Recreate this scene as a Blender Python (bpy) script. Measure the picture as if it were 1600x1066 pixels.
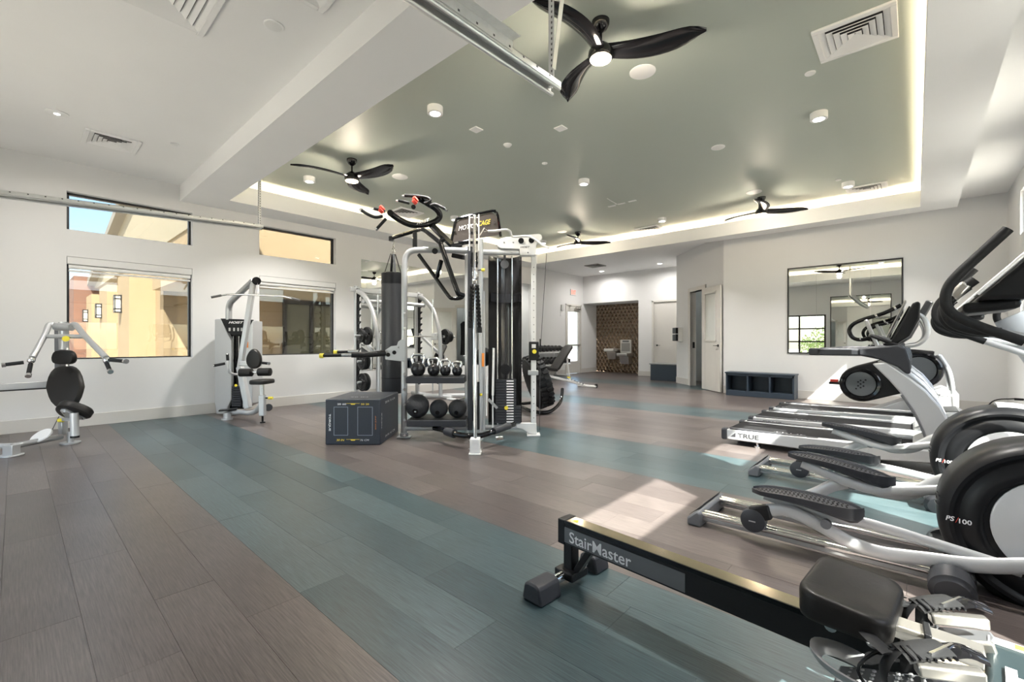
import bpy, math, random
from mathutils import Vector, Matrix
random.seed(7)
D = bpy.data
SC = bpy.context.scene
C = SC.collection
for o in list(D.objects): D.objects.remove(o)
R = math.radians
# ------------------------------------------------------------------ camera
F, H, CX, CY = 700.0, 1.15, 800.0, 534.0
TH = R(42); SN, CS = math.sin(TH), math.cos(TH)
cam = D.objects.new('camera', D.cameras.new('camera')); C.objects.link(cam)
cam.data.sensor_width = 36; cam.data.lens = 36 * F / 1600; cam.data.clip_start = .05; cam.data.clip_end = 300
cam.location = (0, 0, H); cam.rotation_euler = (R(90), 0, TH); cam.data.shift_y = 1 / 1600
SC.camera = cam
SC.view_settings.view_transform = 'Standard'; SC.view_settings.look = 'None'
SC.view_settings.gamma = 1; SC.view_settings.use_curve_mapping = False
SC.view_settings.exposure = 0.55
# ------------------------------------------------------------------ world, sun
W = D.worlds.new('sky'); SC.world = W; W.use_nodes = True
wn = W.node_tree.nodes; wl = W.node_tree.links
for n in list(wn): wn.remove(n)
wo = wn.new('ShaderNodeOutputWorld'); wb = wn.new('ShaderNodeBackground')
sky = wn.new('ShaderNodeTexSky'); sky.sky_type = 'NISHITA'; sky.sun_disc = False
sky.sun_elevation = R(45); sky.sun_rotation = R(119); sky.air_density = 1.0; sky.dust_density = 1.5
tc = wn.new('ShaderNodeTexCoord'); mp = wn.new('ShaderNodeMapping'); mp.inputs['Scale'].default_value = (1, 1, 3.5)
cn = wn.new('ShaderNodeTexNoise'); cn.inputs['Scale'].default_value = 2.2; cn.inputs['Detail'].default_value = 7
cr = wn.new('ShaderNodeValToRGB'); cr.color_ramp.elements[0].position = .48; cr.color_ramp.elements[1].position = .68
mx = wn.new('ShaderNodeMix'); mx.data_type = 'RGBA'; mx.inputs['B'].default_value = (6.5, 6.9, 7.4, 1)
wl.new(tc.outputs['Generated'], mp.inputs[0]); wl.new(mp.outputs[0], cn.inputs['Vector']); wl.new(cn.outputs['Fac'], cr.inputs[0])
wl.new(cr.outputs[0], mx.inputs['Factor']); wl.new(sky.outputs[0], mx.inputs['A']); wl.new(mx.outputs['Result'], wb.inputs['Color'])
wl.new(wb.outputs[0], wo.inputs['Surface']); wb.inputs['Strength'].default_value = 0.58
sun = D.objects.new('sun', D.lights.new('sun', 'SUN')); C.objects.link(sun)
sun.data.energy = 22.0; sun.data.angle = R(.6); sun.data.color = (1, .96, .89)
EL = R(45.4)
sd = Vector((-.876 * math.cos(EL), .48 * math.cos(EL), -math.sin(EL)))
sun.rotation_euler = sd.to_track_quat('-Z', 'Y').to_euler(); sun.location = (8, -4, 12)

# ------------------------------------------------------------------ pixel -> place helpers
def ray(u, v):
    t = (u - CX) / F; w = (CY - v) / F
    return Vector((t * CS - SN, t * SN + CS, w))
O = Vector((0, 0, H))
def at(u, v, d): return O + ray(u, v) * d                 # at a distance d along the view axis
def atX(u, v, X): r = ray(u, v); return O + r * (X / r.x)
def atY(u, v, Y): r = ray(u, v); return O + r * (Y / r.y)
def atZ(u, v, Z): r = ray(u, v); return O + r * ((Z - H) / r.z)
RT = Vector((CS, SN, 0)); FW = Vector((-SN, CS, 0)); UP = Vector((0, 0, 1))
def V(*a): return Vector(a)

# ------------------------------------------------------------------ materials
MAT = {}
def mat(name, col, rough=.5, metal=0., var=.06, scale=8., bump=0., emit=0., coat=0., trans=0., alpha=1., spec=.5, stretch=None, ecol=None):
    if name in MAT: return MAT[name]
    m = D.materials.new(name); m.use_nodes = True; nt = m.node_tree; b = nt.nodes['Principled BSDF']
    b.inputs['Roughness'].default_value = rough; b.inputs['Metallic'].default_value = metal
    b.inputs['Coat Weight'].default_value = coat; b.inputs['Transmission Weight'].default_value = trans
    b.inputs['Specular IOR Level'].default_value = spec; b.inputs['Alpha'].default_value = alpha
    c = nt.nodes.new('ShaderNodeTexCoord'); n = nt.nodes.new('ShaderNodeTexNoise'); g = nt.nodes.new('ShaderNodeMapping')
    nt.links.new(c.outputs['Object'], g.inputs[0]); nt.links.new(g.outputs[0], n.inputs['Vector'])
    if stretch: g.inputs['Scale'].default_value = stretch
    n.inputs['Scale'].default_value = scale; n.inputs['Detail'].default_value = 5
    k = nt.nodes.new('ShaderNodeMix'); k.data_type = 'RGBA'
    k.inputs['A'].default_value = (*[x * (1 - var) for x in col], 1); k.inputs['B'].default_value = (*[min(1, x * (1 + var)) for x in col], 1)
    nt.links.new(n.outputs['Fac'], k.inputs['Factor']); nt.links.new(k.outputs['Result'], b.inputs['Base Color'])
    if bump:
        p = nt.nodes.new('ShaderNodeBump'); p.inputs['Strength'].default_value = bump; p.inputs['Distance'].default_value = .01
        nt.links.new(n.outputs['Fac'], p.inputs['Height']); nt.links.new(p.outputs[0], b.inputs['Normal'])
    if emit:
        b.inputs['Emission Color'].default_value = (*(ecol or col), 1); b.inputs['Emission Strength'].default_value = emit
    MAT[name] = m; return m
WHITE = mat('white_paint', (.75, .75, .745), .65, var=.015, scale=3, bump=.02)
CEILW = mat('ceiling_white_paint', (.87, .87, .865), .7, var=.015, scale=3)
SAGE = mat('sage_green_ceiling_paint', (.44, .485, .435), .5, var=.03, scale=.7)
BASEB = mat('pale_grey_baseboard', (.62, .60, .565), .5, var=.02)
BLKF = mat('black_window_frame', (.02, .02, .022), .4)
SILVER = mat('silver_powder_coat', (.50, .51, .52), .34, .55, var=.03, scale=40)
LSILVER = mat('light_silver_paint', (.60, .61, .62), .33, .35, var=.02, scale=30)
WSILV = mat('white_silver_paint', (.80, .80, .79), .35, .15, var=.02)
CHROME = mat('polished_chrome', (.86, .86, .86), .12, 1., var=.02)
BLK = mat('black_satin_plastic', (.011, .0115, .013), .36, spec=.28, var=.15, scale=30)
BLKG = mat('black_gloss', (.005, .005, .006), .09, var=.1, spec=.4)
BLKS = mat('black_powder_coat', (.016, .016, .017), .33, spec=.28, var=.1, scale=120, bump=.12)
RUB = mat('black_rubber', (.015, .0155, .0165), .6, spec=.28, var=.2, scale=60, bump=.15)
VINYL = mat('black_vinyl', (.016, .015, .0145), .42, spec=.28, var=.1, scale=90, bump=.08)
CHAR = mat('charcoal_plastic', (.042, .044, .05), .4, spec=.28, var=.08, scale=40)
GREYP = mat('grey_plastic', (.13, .135, .145), .4, var=.06, scale=40)
YEL = mat('yellow_plastic', (.85, .72, .06), .4)
RED = mat('red_plastic', (.65, .07, .05), .4)
ORANGE = mat('orange_sticker', (.85, .28, .05), .5)
TXW = mat('white_print', (.9, .9, .9), .5)
TXY = mat('yellow_print', (.95, .7, .08), .5)
TXK = mat('dark_print', (.06, .06, .065), .5)
TXR = mat('red_print', (.8, .08, .05), .5)
NAVY = mat('navy_cabinet_paint', (.034, .050, .074), .4, var=.06)
GALV = mat('galvanised_steel', (.70, .71, .70), .32, .75, var=.12, scale=25, stretch=(1, 1, 1))
DOORP = mat('door_grey_paint', (.66, .64, .60), .45, var=.02)
SATIN = mat('satin_stainless', (.66, .64, .60), .28, .9, var=.05, scale=20)
def thin_glass(name, tint, refl=1.):
    m = D.materials.new(name); m.use_nodes = True; nt = m.node_tree; nt.nodes.remove(nt.nodes['Principled BSDF'])
    o = nt.nodes['Material Output']; t = nt.nodes.new('ShaderNodeBsdfTransparent'); g = nt.nodes.new('ShaderNodeBsdfGlossy'); x = nt.nodes.new('ShaderNodeMixShader'); f = nt.nodes.new('ShaderNodeLayerWeight')
    p = nt.nodes.new('ShaderNodeMath'); p.operation = 'POWER'; p.inputs[1].default_value = 5; q = nt.nodes.new('ShaderNodeMath'); q.operation = 'MULTIPLY_ADD'; q.inputs[1].default_value = .9; q.inputs[2].default_value = .035 * refl
    t.inputs['Color'].default_value = (*tint, 1); g.inputs['Roughness'].default_value = .005
    nt.links.new(f.outputs['Facing'], p.inputs[0]); nt.links.new(p.outputs[0], q.inputs[0]); nt.links.new(q.outputs[0], x.inputs[0]); nt.links.new(t.outputs[0], x.inputs[1]); nt.links.new(g.outputs[0], x.inputs[2]); nt.links.new(x.outputs[0], o.inputs['Surface'])
    return m
GLASS = thin_glass('clear_window_glass', (.95, .97, .96))
TGLASS = thin_glass('tinted_window_glass', (.57, .58, .57), 1.8)
MIRR = mat('mirror_glass', (.86, .88, .87), .01, 1., var=.0)
MIRT = mat('tinted_mirror_glass', (.80, .82, .79), .01, 1., var=.0)
SMOKE = mat('smoked_acrylic', (.045, .045, .047), .13, coat=.4, var=.1)
LAMPE = mat('lit_diffuser', (1, .96, .88), .5, emit=9, var=0)
FANE = mat('lit_fan_lamp', (1, .84, .60), .5, emit=13, var=0, ecol=(1, .80, .52))
COVE = mat('warm_cove_led', (1, .78, .45), .5, emit=24, var=0, ecol=(1, .82, .60))
STUC = mat('tan_stucco', (.40, .295, .17), .85, var=.08, scale=5, bump=.2)
STUC2 = mat('cream_stucco', (.41, .35, .24), .85, var=.06, scale=5, bump=.2)

def plank_mat(name, cols):
    m = D.materials.new(name); m.use_nodes = True; nt = m.node_tree; N = nt.nodes; L = nt.links; b = N['Principled BSDF']
    oi = N.new('ShaderNodeObjectInfo'); ge = N.new('ShaderNodeNewGeometry')
    ad = N.new('ShaderNodeMath'); ad.operation = 'ADD'; L.new(oi.outputs['Random'], ad.inputs[0]); L.new(ge.outputs['Random Per Island'], ad.inputs[1])
    fr = N.new('ShaderNodeMath'); fr.operation = 'FRACT'; L.new(ad.outputs[0], fr.inputs[0])
    mpp = N.new('ShaderNodeMapping'); mpp.inputs['Scale'].default_value = (3.2, 85, 1)
    off = N.new('ShaderNodeCombineXYZ'); ml = N.new('ShaderNodeMath'); ml.operation = 'MULTIPLY'; ml.inputs[1].default_value = 37
    L.new(fr.outputs[0], ml.inputs[0]); L.new(ml.outputs[0], off.inputs[0]); L.new(off.outputs[0], mpp.inputs['Location'])
    L.new(ge.outputs['Position'], mpp.inputs[0])
    gn = N.new('ShaderNodeTexNoise'); gn.inputs['Scale'].default_value = 2.0; gn.inputs['Detail'].default_value = 6; gn.inputs['Roughness'].default_value = .65
    L.new(mpp.outputs[0], gn.inputs['Vector'])
    pn = N.new('ShaderNodeTexNoise'); pn.inputs['Scale'].default_value = 1.6; pn.inputs['Detail'].default_value = 3; L.new(ge.outputs['Position'], pn.inputs['Vector'])
    base = N.new('ShaderNodeValToRGB'); e = base.color_ramp.elements
    e[0].color = (*cols[0], 1); e[1].color = (*cols[2], 1); x = e.new(.5); x.color = (*cols[1], 1); L.new(fr.outputs[0], base.inputs[0])
    gr = N.new('ShaderNodeValToRGB'); gr.color_ramp.elements[0].position = .30; gr.color_ramp.elements[0].color = (.52, .52, .53, 1)
    gr.color_ramp.elements[1].position = .72; gr.color_ramp.elements[1].color = (1.5, 1.5, 1.48, 1); L.new(gn.outputs['Fac'], gr.inputs[0])
    k = N.new('ShaderNodeMix'); k.data_type = 'RGBA'; k.blend_type = 'MULTIPLY'; k.inputs['Factor'].default_value = 1
    L.new(base.outputs[0], k.inputs['A']); L.new(gr.outputs[0], k.inputs['B'])
    k2 = N.new('ShaderNodeMix'); k2.data_type = 'RGBA'; k2.blend_type = 'OVERLAY'; k2.inputs['Factor'].default_value = .35
    L.new(k.outputs['Result'], k2.inputs['A']); L.new(pn.outputs['Fac'], k2.inputs['B']); L.new(k2.outputs['Result'], b.inputs['Base Color'])
    rr = N.new('ShaderNodeMapRange'); rr.inputs['To Min'].default_value = .24; rr.inputs['To Max'].default_value = .40; L.new(gn.outputs['Fac'], rr.inputs[0]); L.new(rr.outputs[0], b.inputs['Roughness'])
    bp = N.new('ShaderNodeBump'); bp.inputs['Strength'].default_value = .22; bp.inputs['Distance'].default_value = .002; L.new(gn.outputs['Fac'], bp.inputs['Height']); L.new(bp.outputs[0], b.inputs['Normal'])
    return m
TEAL = plank_mat('teal_vinyl_plank', ((.034, .058, .066), (.050, .079, .087), (.068, .100, .108)))
BROWN = plank_mat('taupe_vinyl_plank', ((.080, .066, .063), (.102, .085, .081), (.128, .108, .101)))

# ------------------------------------------------------------------ mesh helpers
class MB:
    def __init__(s): s.v = []; s.f = []
    def add(s, vs, fs):
        b = len(s.v); s.v += [Vector(p) for p in vs]; s.f += [tuple(b + i for i in q) for q in fs]; return s
    def box(s, c, size, M=None, taper=1.):
        a, b, d = [x / 2 for x in size]; c = Vector(c); vs = []
        for z in (-d, d):
            k = taper if z > 0 else 1
            for x, y in ((-a, -b), (a, -b), (a, b), (-a, b)):
                p = Vector((x * k, y * k, z)); vs.append(c + (M @ p if M else p))
        return s.add(vs, [(3, 2, 1, 0), (4, 5, 6, 7), (0, 1, 5, 4), (1, 2, 6, 5), (2, 3, 7, 6), (3, 0, 4, 7)])
    def bb(s, x0, x1, y0, y1, z0, z1): return s.box(((x0 + x1) / 2, (y0 + y1) / 2, (z0 + z1) / 2), (x1 - x0, y1 - y0, z1 - z0))
    def bar(s, p0, p1, w, t, up=UP):                        # rectangular bar
        p0, p1 = Vector(p0), Vector(p1); d = (p1 - p0); L = d.length; d.normalize()
        x = d.cross(up); x = x.normalized() if x.length > 1e-5 else Vector((1, 0, 0)); z = x.cross(d)
        return s.box((p0 + p1) / 2, (w, L, t), Matrix((x, d, z)).transposed())
    def cyl(s, p0, p1, r, r2=None, n=16): return s.tube([p0, p1], [r, r if r2 is None else r2], n)
    def tube(s, pts, r, n=10, smooth=0, closed=False, cap=True, flat=None):
        pts = [Vector(p) for p in pts]
        if smooth: pts, r = spline(pts, r, smooth, closed)
        m = len(pts); rr = r if isinstance(r, (list, tuple)) else [r] * m
        tg = []
        for i in range(m):
            a = pts[i - 1] if (i or closed) else pts[i]; b = pts[(i + 1) % m] if (i < m - 1 or closed) else pts[i]
            tg.append((b - a).normalized())
        nx = tg[0].orthogonal().normalized() if flat is None else (Vector(flat) - tg[0] * Vector(flat).dot(tg[0])).normalized()
        base = len(s.v)
        for i in range(m):
            nx = (nx - tg[i] * nx.dot(tg[i])).normalized(); ny = tg[i].cross(nx)
            q = rr[i] if isinstance(rr[i], tuple) else (rr[i], rr[i])
            for j in range(n):
                a = 2 * math.pi * j / n; s.v.append(pts[i] + nx * q[0] * math.cos(a) + ny * q[1] * math.sin(a))
        for i in range(m if closed else m - 1):
            for j in range(n):
                a = base + i * n + j; b = base + i * n + (j + 1) % n; i2 = (i + 1) % m
                s.f.append((a, b, base + i2 * n + (j + 1) % n, base + i2 * n + j))
        if cap and not closed:
            s.f.append(tuple(base + j for j in reversed(range(n)))); s.f.append(tuple(base + (m - 1) * n + j for j in range(n)))
        return s
    def lathe(s, c, ax, prof, n=20):                        # prof: (radius, along axis)
        c = Vector(c); ax = Vector(ax).normalized(); x = ax.orthogonal().normalized(); y = ax.cross(x); b = len(s.v)
        for r, h in prof:
            for j in range(n):
                a = 2 * math.pi * j / n; s.v.append(c + ax * h + x * r * math.cos(a) + y * r * math.sin(a))
        for i in range(len(prof) - 1):
            for j in range(n): s.f.append((b + i * n + j, b + i * n + (j + 1) % n, b + (i + 1) * n + (j + 1) % n, b + (i + 1) * n + j))
        if prof[0][0] > 1e-6: s.f.append(tuple(b + j for j in reversed(range(n))))
        if prof[-1][0] > 1e-6: s.f.append(tuple(b + (len(prof) - 1) * n + j for j in range(n)))
        return s
    def ball(s, c, r, n=16, m=10, ax=UP, sq=1.):
        return s.lathe(c, ax, [(max(1e-7, r * math.sin(math.pi * i / m)), -r * sq * math.cos(math.pi * i / m)) for i in range(m + 1)], n)
    def prism(s, pts, ex):                                  # outline extruded
        pts = [Vector(p) for p in pts]; ex = Vector(ex); n = len(pts); b = len(s.v)
        s.v += pts + [p + ex for p in pts]
        s.f += [tuple(b + i for i in reversed(range(n))), tuple(b + n + i for i in range(n))]
        for i in range(n): s.f.append((b + i, b + (i + 1) % n, b + n + (i + 1) % n, b + n + i))
        return s
    def ring(s, c, ax, R0, r, n=28, k=8):
        ax = Vector(ax).normalized(); x = ax.orthogonal().normalized(); y = ax.cross(x)
        return s.tube([Vector(c) + (x * math.cos(a) + y * math.sin(a)) * R0 for a in [2 * math.pi * i / n for i in range(n)]], r, k, closed=True, flat=ax)
    def loft(s, rings, cap=True):                           # rings: lists of points of equal length
        n = len(rings[0]); b = len(s.v)
        for q in rings: s.v += [Vector(p) for p in q]
        for i in range(len(rings) - 1):
            for j in range(n): s.f.append((b + i * n + j, b + i * n + (j + 1) % n, b + (i + 1) * n + (j + 1) % n, b + (i + 1) * n + j))
        if cap: s.f.append(tuple(b + j for j in reversed(range(n)))); s.f.append(tuple(b + (len(rings) - 1) * n + j for j in range(n)))
        return s
    def build(s, name, m, parent=None, bevel=0., seg=2, sharp=38, label=None):
        off = OFF.get(parent.name, Vector()) if parent else Vector()
        me = D.meshes.new(name); me.from_pydata([p - off for p in s.v], [], s.f); me.validate(); me.update()
        import bmesh
        bm = bmesh.new(); bm.from_mesh(me); bmesh.ops.recalc_face_normals(bm, faces=bm.faces); bm.to_mesh(me); bm.free()
        me.shade_smooth(); me.set_sharp_from_angle(angle=R(sharp)); me.materials.append(m)
        o = D.objects.new(name, me); C.objects.link(o)
        if parent: o.parent = parent; OFF[o.name] = off
        if bevel:
            bv = o.modifiers.new('bevel', 'BEVEL'); bv.width = bevel; bv.segments = seg; bv.limit_method = 'ANGLE'; bv.angle_limit = R(40); bv.harden_normals = False
        if label: o['label'] = label
        return o
OFF = {}
def spline(pts, r, k, closed=False):
    n = len(pts); out = []; ro = []; rl = isinstance(r, (list, tuple))
    for i in range(n if closed else n - 1):
        g = lambda j: pts[j % n] if closed else pts[max(0, min(n - 1, j))]
        p0, p1, p2, p3 = g(i - 1), g(i), g(i + 1), g(i + 2)
        for q in range(k):
            t = q / k
            out.append(.5 * ((2 * p1) + (p2 - p0) * t + (2 * p0 - 5 * p1 + 4 * p2 - p3) * t * t + (3 * p1 - p0 - 3 * p2 + p3) * t ** 3))
            if rl:
                a, b2 = r[i], r[(i + 1) % n]
                ro.append(tuple(x + (y - x) * t for x, y in zip(a, b2)) if isinstance(a, tuple) else a + (b2 - a) * t)
    if not closed:
        out.append(pts[-1]); 
        if rl: ro.append(r[-1])
    return out, (ro if rl else r)
def tag(o, label=None, cat=None, group=None, kind=None):
    if label: o['label'] = label
    if cat: o['category'] = cat
    if group: o['group'] = group
    if kind: o['kind'] = kind
    return o
def thing(name, label, cat, loc=(0, 0, 0), group=None):
    o = D.objects.new(name, None); C.objects.link(o); o.location = loc; o.empty_display_size = .1
    OFF[o.name] = Vector(loc); return tag(o, label, cat, group)
def single(name, mb, m, label, cat, group=None, bevel=0., loc=None, seg=2, sharp=38):
    o = mb.build(name, m, None, bevel, seg, sharp)
    return tag(o, label, cat, group)
def struct(name, mb, m, label=None, bevel=0.): o = mb.build(name, m, None, bevel); tag(o, label, None, None, 'structure'); OFF[o.name] = Vector(); return o
def copy_tree(o, parent=None):
    c = o.copy(); C.objects.link(c); c.parent = parent; OFF[c.name] = OFF.get(o.name, Vector())
    for ch in list(o.children): copy_tree(ch, c)
    return c
def text(s, m, p, right, up, size, parent=None, name='lettering', depth=.0015, shear=0., width=None, align='CENTER', bold=0.):
    cu = D.curves.new('lettering', 'FONT'); cu.body = s; cu.align_x = align; cu.align_y = 'CENTER'; cu.size = 1; cu.shear = shear; cu.extrude = 0; cu.resolution_u = 3; cu.offset = bold
    t = D.objects.new('tmp', cu); C.objects.link(t); dg = bpy.context.evaluated_depsgraph_get()
    me = D.meshes.new_from_object(t.evaluated_get(dg)); D.objects.remove(t); D.curves.remove(cu)
    xs = [v.co.x for v in me.vertices]; ys = [v.co.y for v in me.vertices]
    w = max(xs) - min(xs); x0 = (max(xs) + min(xs)) / 2 if align == 'CENTER' else min(xs); y0 = (max(ys) + min(ys)) / 2; hh = max(ys) - min(ys)
    sy = size / hh; sx = (width / w) if width else sy
    right = Vector(right).normalized(); up = Vector(up).normalized(); nrm = right.cross(up); p = Vector(p); off = OFF.get(parent.name, Vector()) if parent else Vector()
    for v in me.vertices: v.co = p + right * (v.co.x - x0) * sx + up * (v.co.y - y0) * sy + nrm * depth - off
    me.materials.clear(); me.materials.append(m); me.name = name
    o = D.objects.new(name, me); C.objects.link(o)
    if parent: o.parent = parent; OFF[o.name] = off
    return o
def rrect(w, h, r, k=5):                                    # rounded rectangle, centred, 2D
    out = []
    for cx, cy, a0 in ((w / 2 - r, h / 2 - r, 0), (-w / 2 + r, h / 2 - r, 90), (-w / 2 + r, -h / 2 + r, 180), (w / 2 - r, -h / 2 + r, 270)):
        for i in range(k + 1): a = R(a0 + 90 * i / k); out.append((cx + r * math.cos(a), cy + r * math.sin(a)))
    return out
def area(name, loc, size, power, col, rot=(0, 0, 0), size_y=None, spread=None):
    l = D.lights.new(name, 'AREA'); l.energy = power; l.color = col; l.size = size
    if size_y: l.shape = 'RECTANGLE'; l.size_y = size_y
    if spread: l.spread = spread
    o = D.objects.new(name, l); C.objects.link(o); o.location = loc; o.rotation_euler = rot; return o
# ================================================================== THE SETTING
XL, XR, YB, YN, ZC = -8.39, 1.1, 10.65, -1.6, 3.55          # left, right, back, near wall planes; white ceiling
XH, YF, YJ = -9.15, 14.1, 10.4                              # hall: left wall, far wall, where the left wall steps back
ZS, ZT, ZL = 3.31, 3.70, 3.575                               # soffit underside, sage ceiling, cove lip
# ---- floor: subfloor + planks
fl = struct('floor', MB().bb(XH - .2, XR, YN, 15.2, -.05, -.004), mat('subfloor', (.03, .03, .03), .8), 'vinyl plank floor in bands of teal and taupe')
PW, PL, Y0 = .2286, 1.2192, -.041
def band(r):                                                # row -> teal?
    y = Y0 + (r + .5) * PW
    return .873 < y < 2.02 or 3.62 < y < 4.72 or 6.95 < y < 8.05 or 11.0 < y < 12.0
slots = []
for r in range(-7, 67):
    y0 = Y0 + r * PW
    xo = random.random() * PL
    x = XH - .15 - xo
    while x < XR:
        a, b = max(x, XH - .15), min(x + PL, XR)
        if b - a > .05: slots.append((a, b, y0, r))
        x += PL
def vis(s):
    z = -((s[0] + s[1]) / 2) * SN + (s[2] + .11) * CS; rr = ((s[0] + s[1]) / 2) * CS + (s[2] + .11) * SN
    return z > .8 and abs(rr) < z * 1.25 + .7, z
slots.sort(key=lambda s: (not vis(s)[0], abs(vis(s)[1])))
g = .00015
pm = {}
far = {0: MB(), 1: MB()}
for i, (a, b, y0, r) in enumerate(slots):
    t = band(r)
    y1 = min(y0 + PW, 15.15); yy = max(y0, YN)
    if y1 - yy < .02: continue
    if i < 290:
        key = (round(b - a, 3), t)
        if key not in pm:
            m = MB(); L = b - a; m.box((0, 0, -.002), (L - 2 * g, PW - 2 * g, .004)); me = D.meshes.new('plank')
            c_ = .0005
            top = [(-L / 2 + g + c_, -PW / 2 + g + c_), (L / 2 - g - c_, -PW / 2 + g + c_), (L / 2 - g - c_, PW / 2 - g - c_), (-L / 2 + g + c_, PW / 2 - g - c_)]
            for q in range(4): m.v[4 + q] = Vector((*top[q], 0))
            me.from_pydata(m.v, [], m.f); me.materials.append(TEAL if t else BROWN); pm[key] = me
        o = D.objects.new('plank', pm[key]); C.objects.link(o); o.parent = fl; o.location = ((a + b) / 2, y0 + PW / 2, random.uniform(-.0004, 0))
    else: far[t].bb(a + g, b - g, yy + g, y1 - g, -.004, random.uniform(-.0004, 0))
for t in (0, 1): tag(far[t].build('plank_field', TEAL if t else BROWN, fl), kind='stuff')
# ---- walls
def wall(name, ax, c0, c1, a0, a1, z0, z1, holes, m, label):
    us = sorted({a0, a1, *[h[0] for h in holes], *[h[1] for h in holes]}); zs = sorted({z0, z1, *[h[2] for h in holes], *[h[3] for h in holes]})
    mb = MB()
    for i in range(len(us) - 1):
        for j in range(len(zs) - 1):
            um, zm = (us[i] + us[i + 1]) / 2, (zs[j] + zs[j + 1]) / 2
            if any(h[0] < um < h[1] and h[2] < zm < h[3] for h in holes): continue
            if ax == 'x': mb.bb(c0, c1, us[i], us[i + 1], zs[j], zs[j + 1])
            else: mb.bb(us[i], us[i + 1], c0, c1, zs[j], zs[j + 1])
    return struct(name, mb, m, label)
WL = [(.465, 1.86), (2.82, 4.19)]; WZ = [(.91, 2.29), (2.65, 3.16)]
hl = [(a, b, z0, z1) for a, b in WL for z0, z1 in WZ]
wall('wall_left', 'x', XL - .2, XL, YN, YJ, 0, 3.9, hl, WHITE, 'white wall with two pairs of stacked windows and a wide mirror')
WR = [(.72, 2.13), (3.15, 4.52), (5.62, 7.0), (8.1, 9.5)]; UZ = (2.66, 3.27)
hr = [(a, b, z0, z1) for a, b in WR for z0, z1 in ((.91, 2.29), UZ)]
wall('wall_right', 'x', XR, XR + .1, YN, YB, 0, 3.9, hr, WHITE, 'white window wall behind the cardio machines')
GX0, GX1, GZ = -6.6, -2.8, 2.3
wall('wall_near', 'y', YN - .2, YN, XL - .2, XR + .2, 0, 3.9, [(GX0, GX1, 0, GZ)], WHITE, 'white wall around the glazed overhead door')
struct('wall_back', MB().bb(-3.2, XR + .2, YB, YB + .15, 0, 3.9), WHITE, 'white wall with the framed square mirror')
struct('wall_hall_left', MB().bb(XH - .15, XH, YJ, 13.02, 0, 3.9).bb(XH - .15, XH, 13.92, 15.2, 0, 3.9).bb(XH - .15, XH, 13.02, 13.92, 2.44, 3.9).bb(XH - .15, XL - .1, YJ - .12, YJ, 0, 3.9), WHITE, 'white side wall of the hall with the exit sign')
AX0, AX1, AZ = XH, -6.95, 2.55
struct('wall_far', MB().bb(AX1, -6.42, YF, YF + .15, 0, 3.9).bb(-5.38, -3, YF, YF + .15, 0, 3.9).bb(-6.42, -5.38, YF, YF + .15, 2.44, 3.9), WHITE, 'white far wall beside the drinking fountain alcove')
struct('wall_alcove', MB().bb(AX0 - .1, AX1 + .1, YF + .95, YF + 1.05, 0, 3.9), WHITE, 'back wall of the fountain alcove')
struct('wall_alcove_side', MB().bb(AX1, AX1 + .1, YF + .15, YF + .95, 0, 3.9), WHITE)
struct('wall_alcove_header', MB().bb(AX0, AX1, YF, YF + .95, AZ, 3.9), WHITE, 'white header over the fountain alcove')
# diagonal wall, 45 degrees
dA, dB = V(-4.98, 12.43, 0), V(-3.2, 10.65, 0); dd = (dB - dA).normalized(); dn = V(dd.y, -dd.x, 0) * 1.0   # dn points into the room
if dn.dot(V(-1, -1, 0)) < 0: dn = -dn
def dpt(s, o=0., z=0.): return dA + dd * s + dn * o + UP * z
def dbox(mb, s0, s1, o0, o1, z0, z1):
    return mb.prism([dpt(s0, o0, z0), dpt(s1, o0, z0), dpt(s1, o1, z0), dpt(s0, o1, z0)], UP * (z1 - z0))
DS0, DS1 = .86, 1.66
mb = MB(); dbox(mb, 0, DS0, -.15, 0, 0, 3.9); dbox(mb, DS1, (dB - dA).length, -.15, 0, 0, 3.9); dbox(mb, DS0, DS1, -.15, 0, 2.44, 3.9)
struct('wall_diagonal', mb, WHITE, 'short white wall set at an angle with an open door')
struct('wall_hall_right', MB().bb(-4.98, -4.85, 12.43, 14.2, 0, 3.9), WHITE)
# closet behind the open door
struct('wall_closet', MB().bb(-4.85, -1.0, 13.4, 13.5, 0, 3).bb(-1.1, -1.0, 10.8, 13.4, 0, 3), mat('closet_pale_blue', (.70, .76, .78), .7), 'pale wall inside the closet')
# ---- ceilings
cl = MB().bb(XL, XR, YN, 1.9, ZC, ZC + .3).bb(XH - .1, XR, 9.95, 15.2, ZC, ZC + .3).bb(.32, XR, 1.9, 9.95, ZC, ZC + .3)
struct('ceiling', cl, CEILW, 'white ceiling around the lowered soffit')
struct('ceiling_tray', MB().bb(XL - .1, .4, 1.8, 10.1, ZT, ZT + .15), SAGE, 'sage green ceiling recessed in a lit tray')
TX0, TX1, TY0, TY1 = -7.8, .06, 2.2, 9.7
sf = MB()
sf.bb(XL, .5, 1.7, TY0, ZS, ZS + .14).bb(XL, .5, TY1, 10.1, ZS, ZS + .14).bb(XL, TX0, TY0, TY1, ZS, ZS + .14).bb(TX1, .5, TY0, TY1, ZS, ZS + .14)
sf.bb(XL, .5, 1.7, 1.74, ZS + .14, ZT).bb(.46, .5, 1.74, 10.06, ZS + .14, ZT).bb(XL, .5, 10.06, 10.1, ZS + .14, ZT)
l = .03
z_ = ZS + .14; sf.bb(TX0 - l, TX1 + l, TY0 - l, TY0, z_, ZL).bb(TX0 - l, TX1 + l, TY1, TY1 + l, z_, ZL).bb(TX0 - l, TX0, TY0, TY1, z_, ZL).bb(TX1, TX1 + l, TY0, TY1, z_, ZL)
struct('trim_1', sf, CEILW, 'white soffit framing the recessed sage ceiling')
cv = MB(); zz = ZS + .15
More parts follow.
